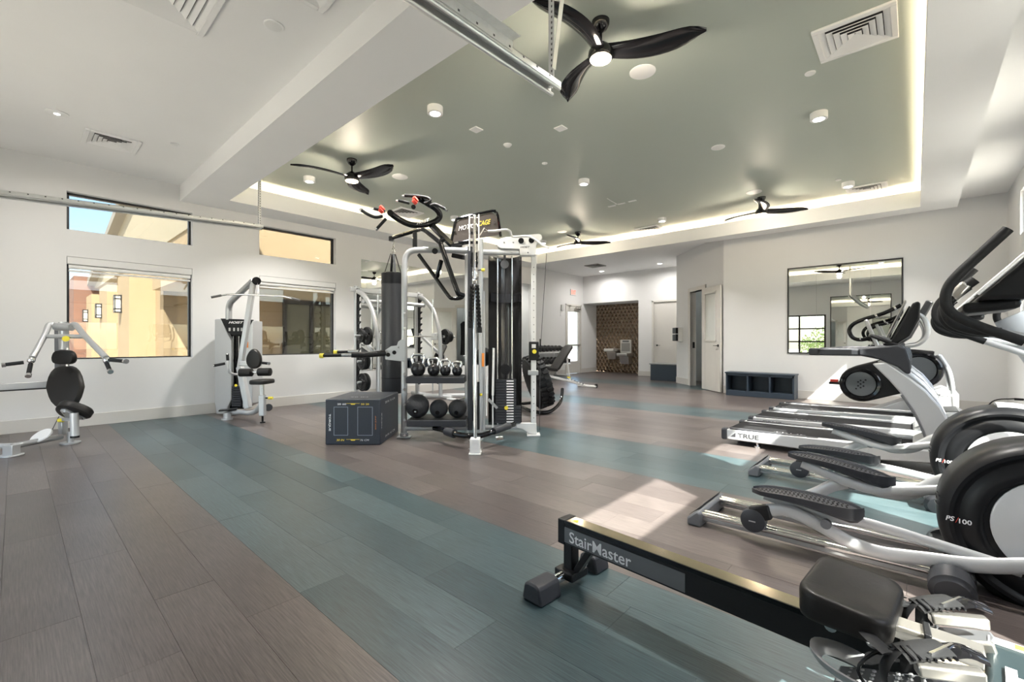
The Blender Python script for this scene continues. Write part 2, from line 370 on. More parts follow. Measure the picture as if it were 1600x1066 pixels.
for s_, nm in (((TX0 - .2, TX1 + .2, TY0 - .12, TY0 - .08), 0), ((TX0 - .2, TX1 + .2, TY1 + .12, TY1 + .16), 0), ((TX0 - .16, TX0 - .12, TY0, TY1), 0), ((TX1 + .12, TX1 + .16, TY0, TY1), 0)):
    o = MB().bb(*s_, zz, zz + .02).build('cove_light_strip', COVE)
    tag(o, 'warm LED strip hidden on the soffit ledge of the green ceiling tray', 'light strip', 'cove light strips')
# ---- baseboards
BH, BT = .165, .016
struct('baseboard_left', MB().bb(XL, XL + BT, YN, YJ, 0, BH), BASEB, 'grey baseboard along the window wall', .003)
struct('baseboard_back', MB().bb(-3.2, XR, YB - BT, YB, 0, BH), BASEB, 'grey baseboard below the square mirror', .003)
struct('baseboard_right', MB().bb(XR - BT, XR, YN, YB, 0, BH), BASEB, None, .003)
struct('baseboard_hall', MB().bb(XH, XH + BT, YJ, 12.95, 0, BH).bb(XH, XH + BT, 13.99, 15.05, 0, BH).bb(AX1, -6.5, YF - BT, YF, 0, BH).bb(AX1 - BT, AX1, YF, YF + .95, 0, BH), BASEB, 'grey baseboard around the hall', .003)
mb = MB(); dbox(mb, 0, DS0 - .11, 0, BT, 0, BH); dbox(mb, DS1 + .11, 2.5, 0, BT, 0, BH); struct('baseboard_diagonal', mb, BASEB, None, .003)
# ---- windows
def window(n, ax, c, a0, a1, z0, z1, fw, label, shade=False, out=-1):
    gm = TGLASS if out < 0 else GLASS
    def B(mb, o0, o1, p0, p1, q0, q1):
        o0, o1 = sorted((c + o0, c + o1)); return mb.bb(o0, o1, p0, p1, q0, q1)
    o = MB(); d0, d1 = .10 * out, .16 * out
    B(o, d0, d1, a0, a1, z1 - fw, z1); B(o, d0, d1, a0, a1, z0, z0 + fw * .6); B(o, d0, d1, a0, a0 + fw, z0, z1); B(o, d0, d1, a1 - fw, a1, z0, z1)
    w = o.build(f'window_{n}', BLKF); tag(w, label, kind='structure'); OFF[w.name] = Vector()
    B(MB(), .128 * out, .134 * out, a0 + fw, a1 - fw, z0 + fw * .6, z1 - fw).build('pane', gm, w)
    if shade:
        B(MB(), .0, .095 * out, a0 + .004, a1 - .004, z1 - .10, z1 - .004).build('shade_cassette', WHITE, w, .006, label='white roller shade cassette')
        m = MB(); p = c + .05 * out; m.cyl((p, a0 + .02, z1 - .13), (p, a1 - .02, z1 - .13), .03); m.build('rolled_shade', mat('white_shade_fabric', (.85, .85, .84), .6), w)
        B(MB(), .04 * out, .06 * out, a0 + .02, a1 - .02, z1 - .20, z1 - .175).build('hem_bar', WHITE, w)
    return w
n = 1
for a, b in WL:
    which = 'beside the overhead chest machine' if a < 2 else 'beside the pulldown tower'
    window(n, 'x', XL, a, b, *WZ[0], .03, f'square black framed window with a white roller shade {which}', True); n += 1
    window(n, 'x', XL, a, b, *WZ[1], .03, 'wide low clerestory window ' + ('showing sky and an eave' if a < 2 else 'showing only tan stucco')); n += 1
for i_, (a, b) in enumerate(WR):
    wh = ('level with the rower', 'level with the ellipticals', 'level with the treadmills', 'in the corner by the climber')[i_]
    w = window(n, 'x', XR - .06, a, b, .91, 2.29, .03, f'window with a partly lowered white shade in the sunny wall, {wh}', False, 1); n += 1
    MB().bb(XR + .02, XR + .024, a + .01, b - .01, 1.74, 2.28).build('roller_shade', mat('white_shade_fabric_right', (.85, .85, .84), .8), w); MB().bb(XR + .012, XR + .03, a + .01, b - .01, 1.72, 1.745).build('hem_bar', WHITE, w)
    window(n, 'x', XR - .06, a, b, *UZ, .02, f'clerestory window in the sunny wall, {wh}', False, 1); n += 1
# glazed overhead door behind the photographer, seen in the mirror
m = MB(); yd = YN - .1
for i in range(5):
    z = .03 + i * (GZ - .06) / 4; m.bb(GX0, GX1, yd - .02, yd + .02, z - .03, z + .03)
for i in range(5):
    x = GX0 + .04 + i * (GX1 - GX0 - .08) / 4; m.bb(x - .035, x + .035, yd - .02, yd + .02, 0, GZ)
dr = m.build('door_4', mat('dark_bronze_aluminium', (.05, .045, .04), .4, .5)); tag(dr, 'dark framed glass overhead door seen in the framed mirror', kind='structure'); OFF[dr.name] = Vector()
for i in range(4):
    for j in range(4):
        x0 = GX0 + .04 + i * (GX1 - GX0 - .08) / 4 + .035; x1 = x0 + (GX1 - GX0 - .08) / 4 - .07; z0 = .06 + j * (GZ - .06) / 4; z1 = z0 + (GZ - .06) / 4 - .06
        MB().bb(x0, x1, yd - .003, yd + .003, z0, z1).build('pane', GLASS, dr)
# ---- doors of the hall
def lever(p, right, out, parent, m=BLK):
    k = MB(); k.cyl(p, p + out * .02, .028, n=12); k.cyl(p + out * .02, p + out * .055, .009, n=8); k.bar(p + out * .055, p + out * .055 + right * .12, .018, .012)
    return k.build('lever_handle', m, parent)
# exit door in the hall left wall (glazed, push bar)
fr = MB(); x = XH
fr.bb(x - .15, x + .02, 12.97, 13.03, 0, 2.49).bb(x - .15, x + .02, 13.91, 13.97, 0, 2.49).bb(x - .15, x + .02, 12.97, 13.97, 2.43, 2.49)
d1 = struct('door_1', fr, DOORP, 'grey exit door with a tall glass pane and push bar under the exit sign', .004)
lf = MB().bb(x - .06, x - .015, 13.035, 13.15, .01, 2.425).bb(x - .06, x - .015, 13.79, 13.905, .01, 2.425).bb(x - .06, x - .015, 13.15, 13.79, .01, .45).bb(x - .06, x - .015, 13.15, 13.79, 2.22, 2.425)
lo = lf.build('door_leaf', DOORP, d1, .003); MB().bb(x - .04, x - .034, 13.15, 13.79, .45, 2.22).build('pane', GLASS, d1)
MB().bb(x - .015, x + .06, 13.06, 13.88, 1.0, 1.05).build('push_bar', SATIN, d1, .01)
k = MB(); k.bb(x - .01, x + .06, 13.55, 13.88, 2.30, 2.36).bar(V(x + .04, 13.6, 2.37), V(x + .16, 13.35, 2.38), .03, .012).bar(V(x + .16, 13.35, 2.38), V(x + .02, 13.2, 2.45), .03, .012); k.build('door_closer', SATIN, d1)
# plain door in the far wall
y = YF
fr = MB().bb(-6.47, -6.41, y - .02, y + .12, 0, 2.5).bb(-5.39, -5.33, y - .02, y + .12, 0, 2.5).bb(-6.47, -5.33, y - .02, y + .12, 2.44, 2.5)
d2 = struct('door_2', fr, DOORP, 'plain grey door with black lever beside the fountain alcove', .004)
MB().bb(-6.405, -5.395, y + .02, y + .065, .01, 2.435).build('door_leaf', DOORP, d2, .003); lever(V(-6.30, y + .02, 1.03), V(1, 0, 0), V(0, -1, 0), d2)
# open door in the diagonal wall
mb = MB(); dbox(mb, DS0 - .1, DS0, -.15, .02, 0, 2.54); dbox(mb, DS1, DS1 + .06, -.15, .02, 0, 2.54); dbox(mb, DS0 - .1, DS1 + .06, -.15, .02, 2.44, 2.54)
d3 = struct('door_3', mb, DOORP, 'grey door with a narrow glass panel swung open from a dark closet', .004)
mb = MB(); h0 = DS1 + .02; W3 = .86
def leafbox(mb, a, b, o0, o1, z0, z1): return dbox(mb, h0 + a, h0 + b, .05 + o0, .05 + o1, z0, z1)
leafbox(mb, 0, .16, 0, .045, .012, 2.43); leafbox(mb, W3 - .19, W3, 0, .045, .012, 2.43); leafbox(mb, .16, W3 - .19, 0, .045, .012, 1.18); leafbox(mb, .16, W3 - .19, 0, .045, 2.28, 2.43)
mb.build('door_leaf', DOORP, d3, .003)
mb = MB()
for a, b, z0, z1 in ((.13, .17, 1.15, 2.31), (W3 - .2, W3 - .16, 1.15, 2.31), (.13, W3 - .16, 1.15, 1.19), (.13, W3 - .16, 2.27, 2.31)): leafbox(mb, a, b, .04, .06, z0, z1)
mb.build('glazing_bead', DOORP, d3, .003)
mb = MB(); leafbox(mb, .16, W3 - .19, .02, .026, 1.18, 2.28); mb.build('pane', mat('frosted_door_glass', (.66, .67, .63), .25, spec=.6), d3)
lever(dpt(h0 + W3 - .07, .095, 1.06), -dd, dn, d3)
mb = MB(); dbox(mb, DS0 - .012, DS0 + .002, -.12, -.06, .98, 1.14); mb.build('strike_plate', BLK, d3)
# ---- galvanised overhead door tracks
def track(x, y1, zn, zf, label):
    t = thing('overhead_door_track', label, 'door track', (x, YN + .3, zn), 'overhead door tracks'); y0 = YN + .05
    def zy(y): return zn + (zf - zn) * (y + .1) / 2.3
    def strip(xa, xb, za, zb, ya=y0, yb=y1): return [V(xa, ya, zy(ya) + za), V(xb, ya, zy(ya) + za), V(xb, ya, zy(ya) + zb), V(xa, ya, zy(ya) + zb)], V(0, yb - ya, zy(yb) - zy(ya))
    m = MB()
    for q in ((-.04, .04, .052, .055), (-.04, -.037, 0, .055), (.037, .04, .02, .055)): m.prism(*strip(x + q[0], x + q[1], q[2], q[3]))
    m.tube([V(x - .028, y0, zy(y0)), V(x - .028, y1, zy(y1))], .012, 8); m.tube([V(x + .03, y0, zy(y0) + .012), V(x + .03, y1, zy(y1) + .012)], .010, 8); m.build('rail', GALV, t)
    ye = y1 - (.45 if x > -3 else .02); m = MB(); m.prism(*strip(x - .045, x - .042, .03, .085, y0, ye)).prism(*strip(x - .045, x + .045, .085, .088, y0, ye)).prism(*strip(x + .042, x + .045, .03, .085, y0, ye))
    if x > -3: m.prism(*strip(x + .045, x + .10, .085, .088, y0, ye)).build('reinforcing_angle', GALV, t)
    ys = y1 - .03; z = zy(ys)
    for ox, oy, wx, wy in ((-.018, 0, .003, .04), (0, -.018, .04, .003)): MB().box((x + ox, ys + oy, (z + .03 + ZT) / 2), (wx, wy, ZT - z - .03)).build('hanger_strut', GALV, t)
    if x > -3: MB().bar(V(x + .02, ys - .02, z + .12), V(x + .16, ys - .02, ZT), .004, .035, up=V(0, 1, 0)).build('hanger_strut', GALV, t)
    hm = MB(); zz_ = z + .08
    while zz_ < ZT - .03: hm.box((x + .004, ys - .0198, zz_), (.008, .002, .014)); hm.box((x - .0163, ys + .008, zz_), (.002, .008, .014)); zz_ += .033
    yy_ = y0 + .2
    while yy_ < y1 - .05: hm.box((x + .0405 + (.005 if yy_ < ye else 0), yy_, zy(yy_) + .045), (.0015, .012, .01)); yy_ += .12
    tag(hm.build('punched_holes', TXK, t), kind='stuff')
    return t
track(-1.655, 2.245, 2.655, 2.69, 'galvanised overhead door track with two hanger struts under the beam')
track(-6.58, 2.25, 2.555, 2.675, 'galvanised overhead door track crossing in front of the clerestory window')
# ================================================================== CEILING FITTINGS
def dup(o, loc, rz=0., label=None, group=None):
    c = copy_tree(o); c.location = loc; c.rotation_euler = (0, 0, rz)
    if label: c['label'] = label
    if group: c['group'] = group
    return c
def make_fan():
    t = thing('ceiling_fan', 'black', 'ceiling fan', (0, 0, 0), 'black three blade ceiling fans')
    m = MB(); m.lathe((0, 0, 0), UP, [(.07, 0), (.068, -.03), (.05, -.065), (.022, -.085), (.013, -.09)], 20); m.build('canopy', BLKG, t)
    MB().cyl((0, 0, -.08), (0, 0, -.19), .012, n=10).build('downrod', BLKG, t)
    m = MB(); m.lathe((0, 0, 0), UP, [(.015, -.165), (.04, -.18), (.075, -.21), (.098, -.245), (.10, -.28), (.092, -.302)], 24); m.build('motor_hub', BLKG, t)
    m = MB(); m.lathe((0, 0, 0), UP, [(.086, -.298), (.082, -.308), (.05, -.316), (.001, -.319)], 24); m.build('lamp', FANE, t, label='glowing round lamp')
    for k in range(3):
        a = 2 * math.pi * k / 3; rings = []
        for i in range(13):
            s = i / 12; x = .03 + .74 * s
            w = (.125 + .075 * math.sin(min(1, s * 1.35) * math.pi * .60) ** 1.2) * (1 - max(0, (s - .72) / .28) ** 2.2 * .93)
            tw = -R(12 * (1 - s) + 9); sweep = .05 * math.sin(s * math.pi) - .09 * s * s; zc = -.24 + .02 * s
            q = []
            for j in range(10):
                b = 2 * math.pi * j / 10; yy = math.cos(b) * w / 2; zz_ = math.sin(b) * .012 * (1 - .6 * s) - .01 * math.cos(2 * b) * 0
                p = V(x, sweep + yy * math.cos(tw) - zz_ * math.sin(tw), zc + yy * math.sin(tw) + zz_ * math.cos(tw) - .018 * (1 - (2 * yy / max(w, .01)) ** 2))
                q.append(Matrix.Rotation(a, 3, 'Z') @ p)
            rings.append(q)
        MB().loft(rings).build('blade', BLKG, t)
    return t
fan = make_fan()
fl_ = []
for i, (x, y, tip, lb) in enumerate(((-1.86, 3.12, (1092, 62), 'black three blade ceiling fan hanging beside the hanger struts'), (-5.86, 3.16, (631, 262), 'black three blade ceiling fan above the weight cage handles'),
        (-2.02, 8.83, (1258, 330), 'black three blade ceiling fan over the far treadmills'), (-5.84, 8.78, (951, 381), 'black three blade ceiling fan over the exercise bench'))):
    p = atZ(*tip, ZT - .24); a = math.atan2(p.y - y, p.x - x)
    o = fan if i == 0 else copy_tree(fan)
    o.location = (x, y, ZT); o.rotation_euler = (0, 0, a); o['label'] = lb
    l = D.lights.new('fan_lamp_light', 'POINT'); l.energy = 20; l.color = (1, .86, .68); l.shadow_soft_size = .06
    lo = D.objects.new('fan_lamp_light', l); C.objects.link(lo); lo.location = (x, y, ZT - .40)
# surface downlights
def make_down():
    t = thing('ceiling_downlight', '', 'downlight', (0, 0, 0), 'surface mounted downlights on the green ceiling')
    MB().lathe((0, 0, 0), UP, [(.085, 0), (.085, -.07), (.08, -.074), (.072, -.074)], 28).build('housing', CEILW, t)
    MB().lathe((0, 0, 0), UP, [(.073, -.072), (.04, -.076), (.001, -.077)], 28).build('diffuser', LAMPE, t, label='lit round diffuser')
    return t
dl = make_down(); k = 0
DLB = iter(('between the strut hung fan and the window side soffit', 'alone along the window side soffit past the large vent', 'beside the back corner vent', 'between the beam and a square blank plate', 'at the middle of the tray beside the slot covers', 'beside the vent between the far fans', 'beside the fan above the cage handles', 'behind the cage sign board', 'in the corner of the tray past the punching bag'))
for x in (-.8, -3.88, -6.98):
    for y in (3.06, 6.0, 8.93):
        o = dl if k == 0 else copy_tree(dl); k += 1
        o.location = (x, y, ZT)
        o['label'] = 'white cylinder downlight ' + next(DLB)
        area('downlight_beam', (x, y, ZT - .08), .13, 38, (1, .965, .92), spread=R(112))
# recessed round downlight on the white ceiling
def recessed(x, y, z, lb, r=.09, sq=False):
    t = thing('recessed_downlight', lb, 'downlight', (x, y, z), 'recessed downlights')
    if sq:
        MB().bb(x - r, x + r, y - r, y + r, z - .006, z).build('trim_plate', CEILW, t, .002); MB().bb(x - r * .7, x + r * .7, y - r * .7, y + r * .7, z - .008, z - .004).build('diffuser', LAMPE, t)
    else:
        MB().lathe((x, y, z), UP, [(r, 0), (r, -.012), (r * .85, -.016)], 28).build('trim_ring', CEILW, t); MB().lathe((x, y, z), UP, [(r * .84, -.012), (.001, -.018)], 28).build('diffuser', LAMPE, t)
    area('downlight_beam', (x, y, z - .03), .13, 19, (1, .965, .92), spread=R(165))
p = atZ(89, 176, ZC); recessed(p.x, p.y, ZC, 'round recessed downlight beside the square vent on the white ceiling')
p = atZ(940, 424, ZC); recessed(p.x, p.y, ZC, 'small square recessed downlight in front of the fountain alcove', .075, True)
p = atZ(1031, 412, ZC); recessed(p.x, p.y, ZC, 'small square recessed downlight in front of the plain hall door', .075, True)
# supply vents: frame + concentric louvre slats
def vent(x, y, z, s, lb, mats=CEILW):
    t = thing('ceiling_vent', lb, 'vent', (x, y, z), 'square ceiling vents')
    h = s / 2; w = .045
    m = MB()
    for a0, a1, b0, b1 in ((-h, h, -h, -h + w), (-h, h, h - w, h), (-h, -h + w, -h + w, h - w), (h - w, h, -h + w, h - w)): m.bb(x + a0, x + a1, y + b0, y + b1, z - .022, z)
    m.build('frame', mats, t, .006)
    MB().bb(x - h + w, x + h - w, y - h + w, y + h - w, z - .004, z - .001).build('duct_shadow_plate', mat('dark_duct', (.04, .04, .04), .8), t)
    k = 5
    for i in range(k):
        q = (h - w) * (1 - i / k); q2 = q - .040
        for ax in range(4):
            rot = Matrix.Rotation(ax * math.pi / 2, 3, 'Z')
            pts = [rot @ V(-q, -q, -.02), rot @ V(q, -q, -.02), rot @ V(q2, -q2, -.004), rot @ V(-q2, -q2, -.004)]
            MB().prism([V(x, y, z) + p_ for p_ in pts], (0, 0, .002)).build('louvre_slat', mats, t)
    return t
p = atZ(1336, 52, ZT); vent(p.x, p.y, ZT, .54, 'large square white vent with concentric louvres on the sage ceiling beside the smoke sensor')
vent(-.60, 9.5, ZT, .54, 'square white vent at the back edge of the sage ceiling beside a downlight')
vent(-4.45, 9.62, ZT, .54, 'square white vent at the back edge of the sage ceiling between the far fans')
vent(-7.48, 5.15, ZT, .54, 'square white vent on the sage ceiling behind the overhead pull-up handles')
vent(-7.15, .78, ZC, .50, 'square white vent on the white ceiling above the first clerestory window')
vent(-3.86, .70, ZC, .58, 'square white vent on the white ceiling in front of the beam')
vent(-2.95, 1.25, ZC, .50, 'square white vent on the white ceiling close to the beam')
p = atZ(930, 415, ZC); vent(p.x, p.y, ZC, .5, 'square vent on the hall ceiling before the fountain alcove', mat('grey_vent', (.30, .29, .27), .5))
def disc(u, v, z, r, lb, nm='ceiling_speaker', cat='speaker', grp='round white speakers in the sage ceiling', dome=.008):
    p = atZ(u, v, z); t = thing(nm, lb, cat, p, grp)
    MB().lathe(p, UP, [(r, 0), (r, -.006), (r * .94, -.01)], 30).build('rim', CEILW, t)
    MB().lathe(p, UP, [(r * .93, -.008), (r * .6, -.008 - dome * .7), (.001, -.009 - dome)], 30).build('grille' if cat == 'speaker' else 'cover', mat('white_grille', (.82, .82, .81), .6, bump=.3, scale=300), t)
disc(1004, 112, ZT, .12, 'round white speaker beside the fan with hanger struts', dome=.001); disc(625, 276, ZT, .12, 'round white speaker behind the fan above the weight cage', dome=.001)
disc(1178, 300, ZT, .12, 'round white speaker behind the fan over the treadmills', dome=.001); disc(878, 362, ZT, .11, 'round white speaker behind the fan over the bench', dome=.001)
G2 = 'small round sensors in the ceiling'
disc(793, 226, ZT, .055, 'small domed white smoke detector beside a square blank plate', 'smoke_detector', 'detector', G2, .03); disc(851, 255, ZT, .04, 'tiny round white sprinkler cover plate on the sage ceiling behind the domed detector', 'sprinkler_cover', 'sprinkler cover', G2)
disc(1266, 114, ZT, .045, 'tiny round white sprinkler cover plate beside the large vent', 'sprinkler_cover', 'sprinkler cover', G2); disc(1122, 230, ZT, .085, 'medium round white cover plate alone in the middle of the sage ceiling', 'ceiling_cover_plate', 'cover plate', G2)
disc(1310, 281, ZT, .04, 'tiny round white sprinkler cover plate beside the back downlight and vent', 'sprinkler_cover', 'sprinkler cover', G2); disc(273, 225, ZC, .045, 'tiny round white cover plate on the white ceiling beside the beam end', 'sprinkler_cover', 'sprinkler cover', G2)
disc(428, 40, ZC, .07, 'round white cover plate on the white ceiling near the beam', 'ceiling_cover_plate', 'cover plate', G2)
for u, v, lb in ((744, 202, 'square white blank plate between downlight and detector'), (876, 200, 'square white blank plate alone on the sage ceiling')):
    p = atZ(u, v, ZT); single('ceiling_blank_plate', MB().bb(p.x - .06, p.x + .06, p.y - .06, p.y + .06, ZT - .012, ZT), CEILW, lb, 'blank plate', 'square plates on the sage ceiling', .003)
for u, v in ((956, 322), (971, 318), (988, 314)):
    p = atZ(u, v, ZT); single('ceiling_slot_cover', MB().bb(p.x - .075, p.x + .075, p.y - .025, p.y + .025, ZT - .008, ZT), CEILW, 'narrow white slot cover in a row of three on the sage ceiling', 'slot cover', 'row of slot covers', .002)
p = atZ(948, 310, ZT); single('ceiling_cable_loop', MB().tube([p + V(0, 0, 0), p + V(.03, .12, -.03), p + V(.03, .3, -.04), p + V(-.06, .4, 0)], .006, 6, 6), GALV, 'thin bare cable loop hanging beside the slot covers', 'cable')

# ================================================================== OUTSIDE
struct('ground', MB().bb(-60, 40, -60, 60, -.12, -.06), mat('desert_gravel', (.52, .47, .40), .9, var=.15, scale=3, bump=.3), 'pale gravel ground outside')
YW = 2.55
b = thing('stucco_building', 'tan stucco building wing with pilasters seen through the windows', 'building', (-16, YW, 0))
m = MB().bb(-26, -14.3, YW, YW + .3, -.1, 3.4)
m.build('wall', STUC, b)
for x in (-16.2, -20.4, -24.7): MB().bb(x - .95, x + .95, YW - .55, YW, -.1, 3.0).build('pilaster', STUC, b)
MB().prism([V(-27, YW - .25, 3.4), V(-8.8, YW - .25, 3.4), V(-8.8, YW - .25, 5.6), V(-15.2, YW - .25, 5.6)], (0, .6, 0)).build('gable_wall', STUC2, b)
MB().prism([V(-27.4, YW - .5, 3.25), V(-27, YW - .5, 3.55), V(-15.2, YW - .5, 5.85), V(-15.6, YW - .5, 5.5)], (0, 1.2, 0)).build('eave', mat('weathered_eave', (.30, .27, .22), .8), b)
MB().bb(-14.3, -8.8, YW - .22, YW, 2.45, 3.5).build('patio_beam', STUC, b)
MB().bb(-14.3, -11.7, YW, 9, 2.45, 2.55).build('patio_ceiling', STUC2, b)
MB().bb(-12.0, -11.7, YW, 9, 2.5, 5.2).build('upper_wall', STUC, b)
MB().bb(-14.6, -14.3, YW, 9.3, -.1, 2.5).bb(-14.3, -8.7, 9, 9.3, -.1, 2.5).build('patio_wall', STUC, b)
dk = mat('dark_storefront_metal', (.03, .03, .03), .4, .3); sg = mat('dark_storefront_glass', (.16, .17, .12), .08)
for y_ in (5.5, 6.3, 7.1, 7.9): MB().bb(-14.3, -14.2, y_ - .05, y_ + .05, 0, 2.4).build('storefront_mullion', dk, b)
MB().bb(-14.3, -14.2, 5.45, 7.95, 2.3, 2.42).build('storefront_header', dk, b)
for y_ in (5.55, 6.35, 7.15): MB().bb(-14.3, -14.27, y_, y_ + .7, .05, 2.3).build('storefront_pane', sg, b)
m = MB(); 
bc = mat('brick_red', (.33, .17, .11), .85)
nt = bc.node_tree; br = nt.nodes.new('ShaderNodeTexBrick'); br.inputs['Scale'].default_value = 1.0; br.inputs['Brick Width'].default_value = .42; br.inputs['Row Height'].default_value = .16; br.inputs['Mortar Size'].default_value = .008
br.inputs['Color1'].default_value = (.26, .13, .085, 1); br.inputs['Color2'].default_value = (.20, .10, .065, 1); br.inputs['Mortar'].default_value = (.16, .12, .10, 1)
tcn = nt.nodes.new('ShaderNodeTexCoord'); mpn = nt.nodes.new('ShaderNodeMapping'); mpn.inputs['Rotation'].default_value = (R(90), 0, 0); nt.links.new(tcn.outputs['Object'], mpn.inputs[0]); nt.links.new(mpn.outputs[0], br.inputs['Vector'])
nt.links.new(br.outputs['Color'], nt.nodes['Principled BSDF'].inputs['Base Color'])
MB().bb(-28.4, -26, YW - .9, YW + .5, -.1, 3.9).build('brick_pier', bc, b, label='red brick pier')
for x, lb in ((-16.5, 'lit square wall lantern nearest the patio on the tan pilaster'), (-20.75, 'lit square wall lantern on the middle tan pilaster'), (-25.0, 'lit square wall lantern on the last tan pilaster by the brick pier')):
    t = thing('wall_lantern', lb, 'wall lantern', (x, YW - .55, 1.95), 'wall lanterns on the stucco pilasters'); y = YW - .55
    MB().bb(x - .1, x + .1, y - .03, y, 1.95, 2.45).build('back_plate', BLKF, t)
    m = MB()
    for z in (1.97, 2.06, 2.34, 2.43): m.bb(x - .125, x + .125, y - .16, y - .0, z - .015, z + .015)
    for sx in (-.115, .115): m.bb(x + sx - .01, x + sx + .01, y - .16, y - .14, 1.96, 2.44)
    m.build('cage', BLKF, t); MB().bb(x - .1, x + .1, y - .145, y - .03, 1.98, 2.42).build('lantern_glass', mat('frosted_lantern_glass', (.9, .86, .75), .4, emit=1.2, var=0), t)
# shrubs beyond the overhead door (seen only in the mirror)
leaf = mat('desert_shrub_leaf', (.20, .28, .08), .7, var=.4, scale=4)
for i, (x, y, r, h_) in enumerate(((-4.2, -13, 1.5, 2.2), (-8.6, -15, 1.8, 2.6), (-1.2, -16, 1.7, 2.5), (-13, -14, 1.6, 2.1))):
    t = thing('desert_shrub', 'leafy green desert shrub outside, seen through the overhead door in the mirror', 'shrub', (x, y, -.06), 'shrubs outside the overhead door'); m = MB(); rnd = random.Random(i)
    for k in range(900):
        a = rnd.random() * 6.28; q = r * rnd.random() ** .5; z = h_ * (.12 + .88 * rnd.random() * (1 - (q / r) ** 2 * .6)); c_ = V(x + q * math.cos(a), y + q * math.sin(a), z)
        d1_ = V(rnd.gauss(0, 1), rnd.gauss(0, 1), rnd.gauss(0, 1)).normalized() * .11; d2_ = d1_.orthogonal().normalized() * .05
        m.add([c_ - d1_, c_ + d2_, c_ + d1_, c_ - d2_], [(0, 1, 2, 3)])
    m.build('foliage', leaf, t); MB().cyl((x, y, -.06), (x, y, h_ * .7), .06, .02, 6).build('stem', mat('shrub_bark', (.18, .13, .09), .9), t)

# ================================================================== MIRRORS, HALL FITTINGS
def mirror(name, lb, ax, c, out, a0, a1, z0, z1, seams, m, frame=.0):
    t = thing(name, lb, 'mirror', (c, a0, z0) if ax == 'x' else (a0, c, z0))
    def B(mb, o0, o1, p0, p1, q0, q1):
        o0, o1 = sorted((c + o0 * out, c + o1 * out))
        return mb.bb(o0, o1, p0, p1, q0, q1) if ax == 'x' else mb.bb(p0, p1, o0, o1, q0, q1)
    e = [a0, *seams, a1]
    for i in range(len(e) - 1): B(MB(), .002, .008, e[i] + .0015, e[i + 1] - .0015, z0, z1).build('mirror_panel', m, t)
    if frame:
        q = MB()
        for p0, p1, q0, q1 in ((a0 - frame, a1 + frame, z0 - frame, z0), (a0 - frame, a1 + frame, z1, z1 + frame), (a0 - frame, a0, z0, z1), (a1, a1 + frame, z0, z1)): B(q, 0, .025, p0, p1, q0, q1)
        q.build('frame', BLKF, t, .002)
    return t
mirror('wall_mirror', 'wide frameless wall mirror behind the weight cage and smith machine', 'x', XL, 1, 4.72, 10.2, .56, 2.83, (6.1, 7.48, 8.86), MIRR)
mirror('framed_mirror', 'square black framed mirror in three panels above the treadmills', 'y', YB, -1, -1.93, -.185, .935, 2.63, (-1.46, -.62), MIRT, .025)
mirror('gym_mirror', 'black framed mirror beside the overhead door, seen reflected in the square mirror', 'y', YN, 1, -2.62, -.72, .9, 3.0, (), MIRR, .03)
# alcove scale tiles
BRZ = mat('bronze_scale_tile', (.27, .20, .14), .24, .8, var=.25, scale=6)
m = MB(); yt = YF + .95; pz, px = .125, .15; r_ = 0; z = -.06
while z < AZ + .1:
    x = AX0 - (px / 2 if r_ % 2 else 0)
    while x < AX1 + px / 2:
        c_ = V(x, yt - .004, z); tp = rnd_tilt = random.uniform(-.004, .004)
        pts = [c_ + V(0, 0, pz * .98), c_ + V(px * .49, 0, 0), c_ + V(0, 0, -pz * .98), c_ + V(-px * .49, 0, 0)]
        a_ = c_ + V(0, -.034 + tp, pz * .25)
        if all(AX0 - .02 < p_.x < AX1 + .02 for p_ in pts) or True:
            pts = [V(min(max(p_.x, AX0), AX1), p_.y, min(max(p_.z, 0), AZ)) for p_ in pts]; a_ = V(min(max(a_.x, AX0 + .01), AX1 - .01), a_.y, min(max(a_.z, .01), AZ - .01))
            m.add(pts + [a_], [(0, 1, 4), (1, 2, 4), (2, 3, 4), (3, 0, 4)])
        x += px
    z += pz; r_ += 1
t = m.build('tile_panel', BRZ, D.objects['wall_alcove'], sharp=10); tag(t, 'bronze brown scale shaped tiles lining the fountain alcove', kind='stuff')
# drinking fountain
fx = -8.08; yb = YF + .95 - .055
t = thing('drinking_fountain', 'stainless two level drinking fountain with bottle filler in the tiled alcove', 'drinking fountain', (fx, yb, .5))
def basin(x, z):
    m = MB(); w = .23
    m.loft([[V(x - w * a, yb, zz_), V(x + w * a, yb, zz_), V(x + w * a * .92, yb - d, zz_), V(x - w * a * .92, yb - d, zz_)] for zz_, d, a in ((z - .4, .22, .78), (z - .12, .30, .86))]); m.build('cabinet', SATIN, t, .012)
    m = MB(); m.loft([[V(x - w, yb, zz_), V(x + w, yb, zz_), V(x + w * .9, yb - d, zz_), V(x - w * .9, yb - d, zz_)] for zz_, d in ((z - .12, .44), (z - .02, .46), (z, .45))]); m.build('basin', SATIN, t, .02)
    MB().tube([V(x + .05, yb - .12, z), V(x + .05, yb - .12, z + .05), V(x + .03, yb - .17, z + .06)], .009, 8).build('bubbler', CHROME, t)
basin(fx - .26, .90); basin(fx + .26, .74)
MB().bb(fx + .03, fx + .47, yb - .12, yb, .74, 1.22).build('filler_housing', SATIN, t, .012); MB().bb(fx + .08, fx + .42, yb - .122, yb - .1, .80, 1.10).build('filler_recess', mat('grey_recess', (.30, .29, .27), .3, .6), t)
MB().bb(fx + .12, fx + .38, yb - .124, yb - .11, 1.13, 1.19).build('display_panel', mat('dark_display', (.12, .12, .12), .3), t)
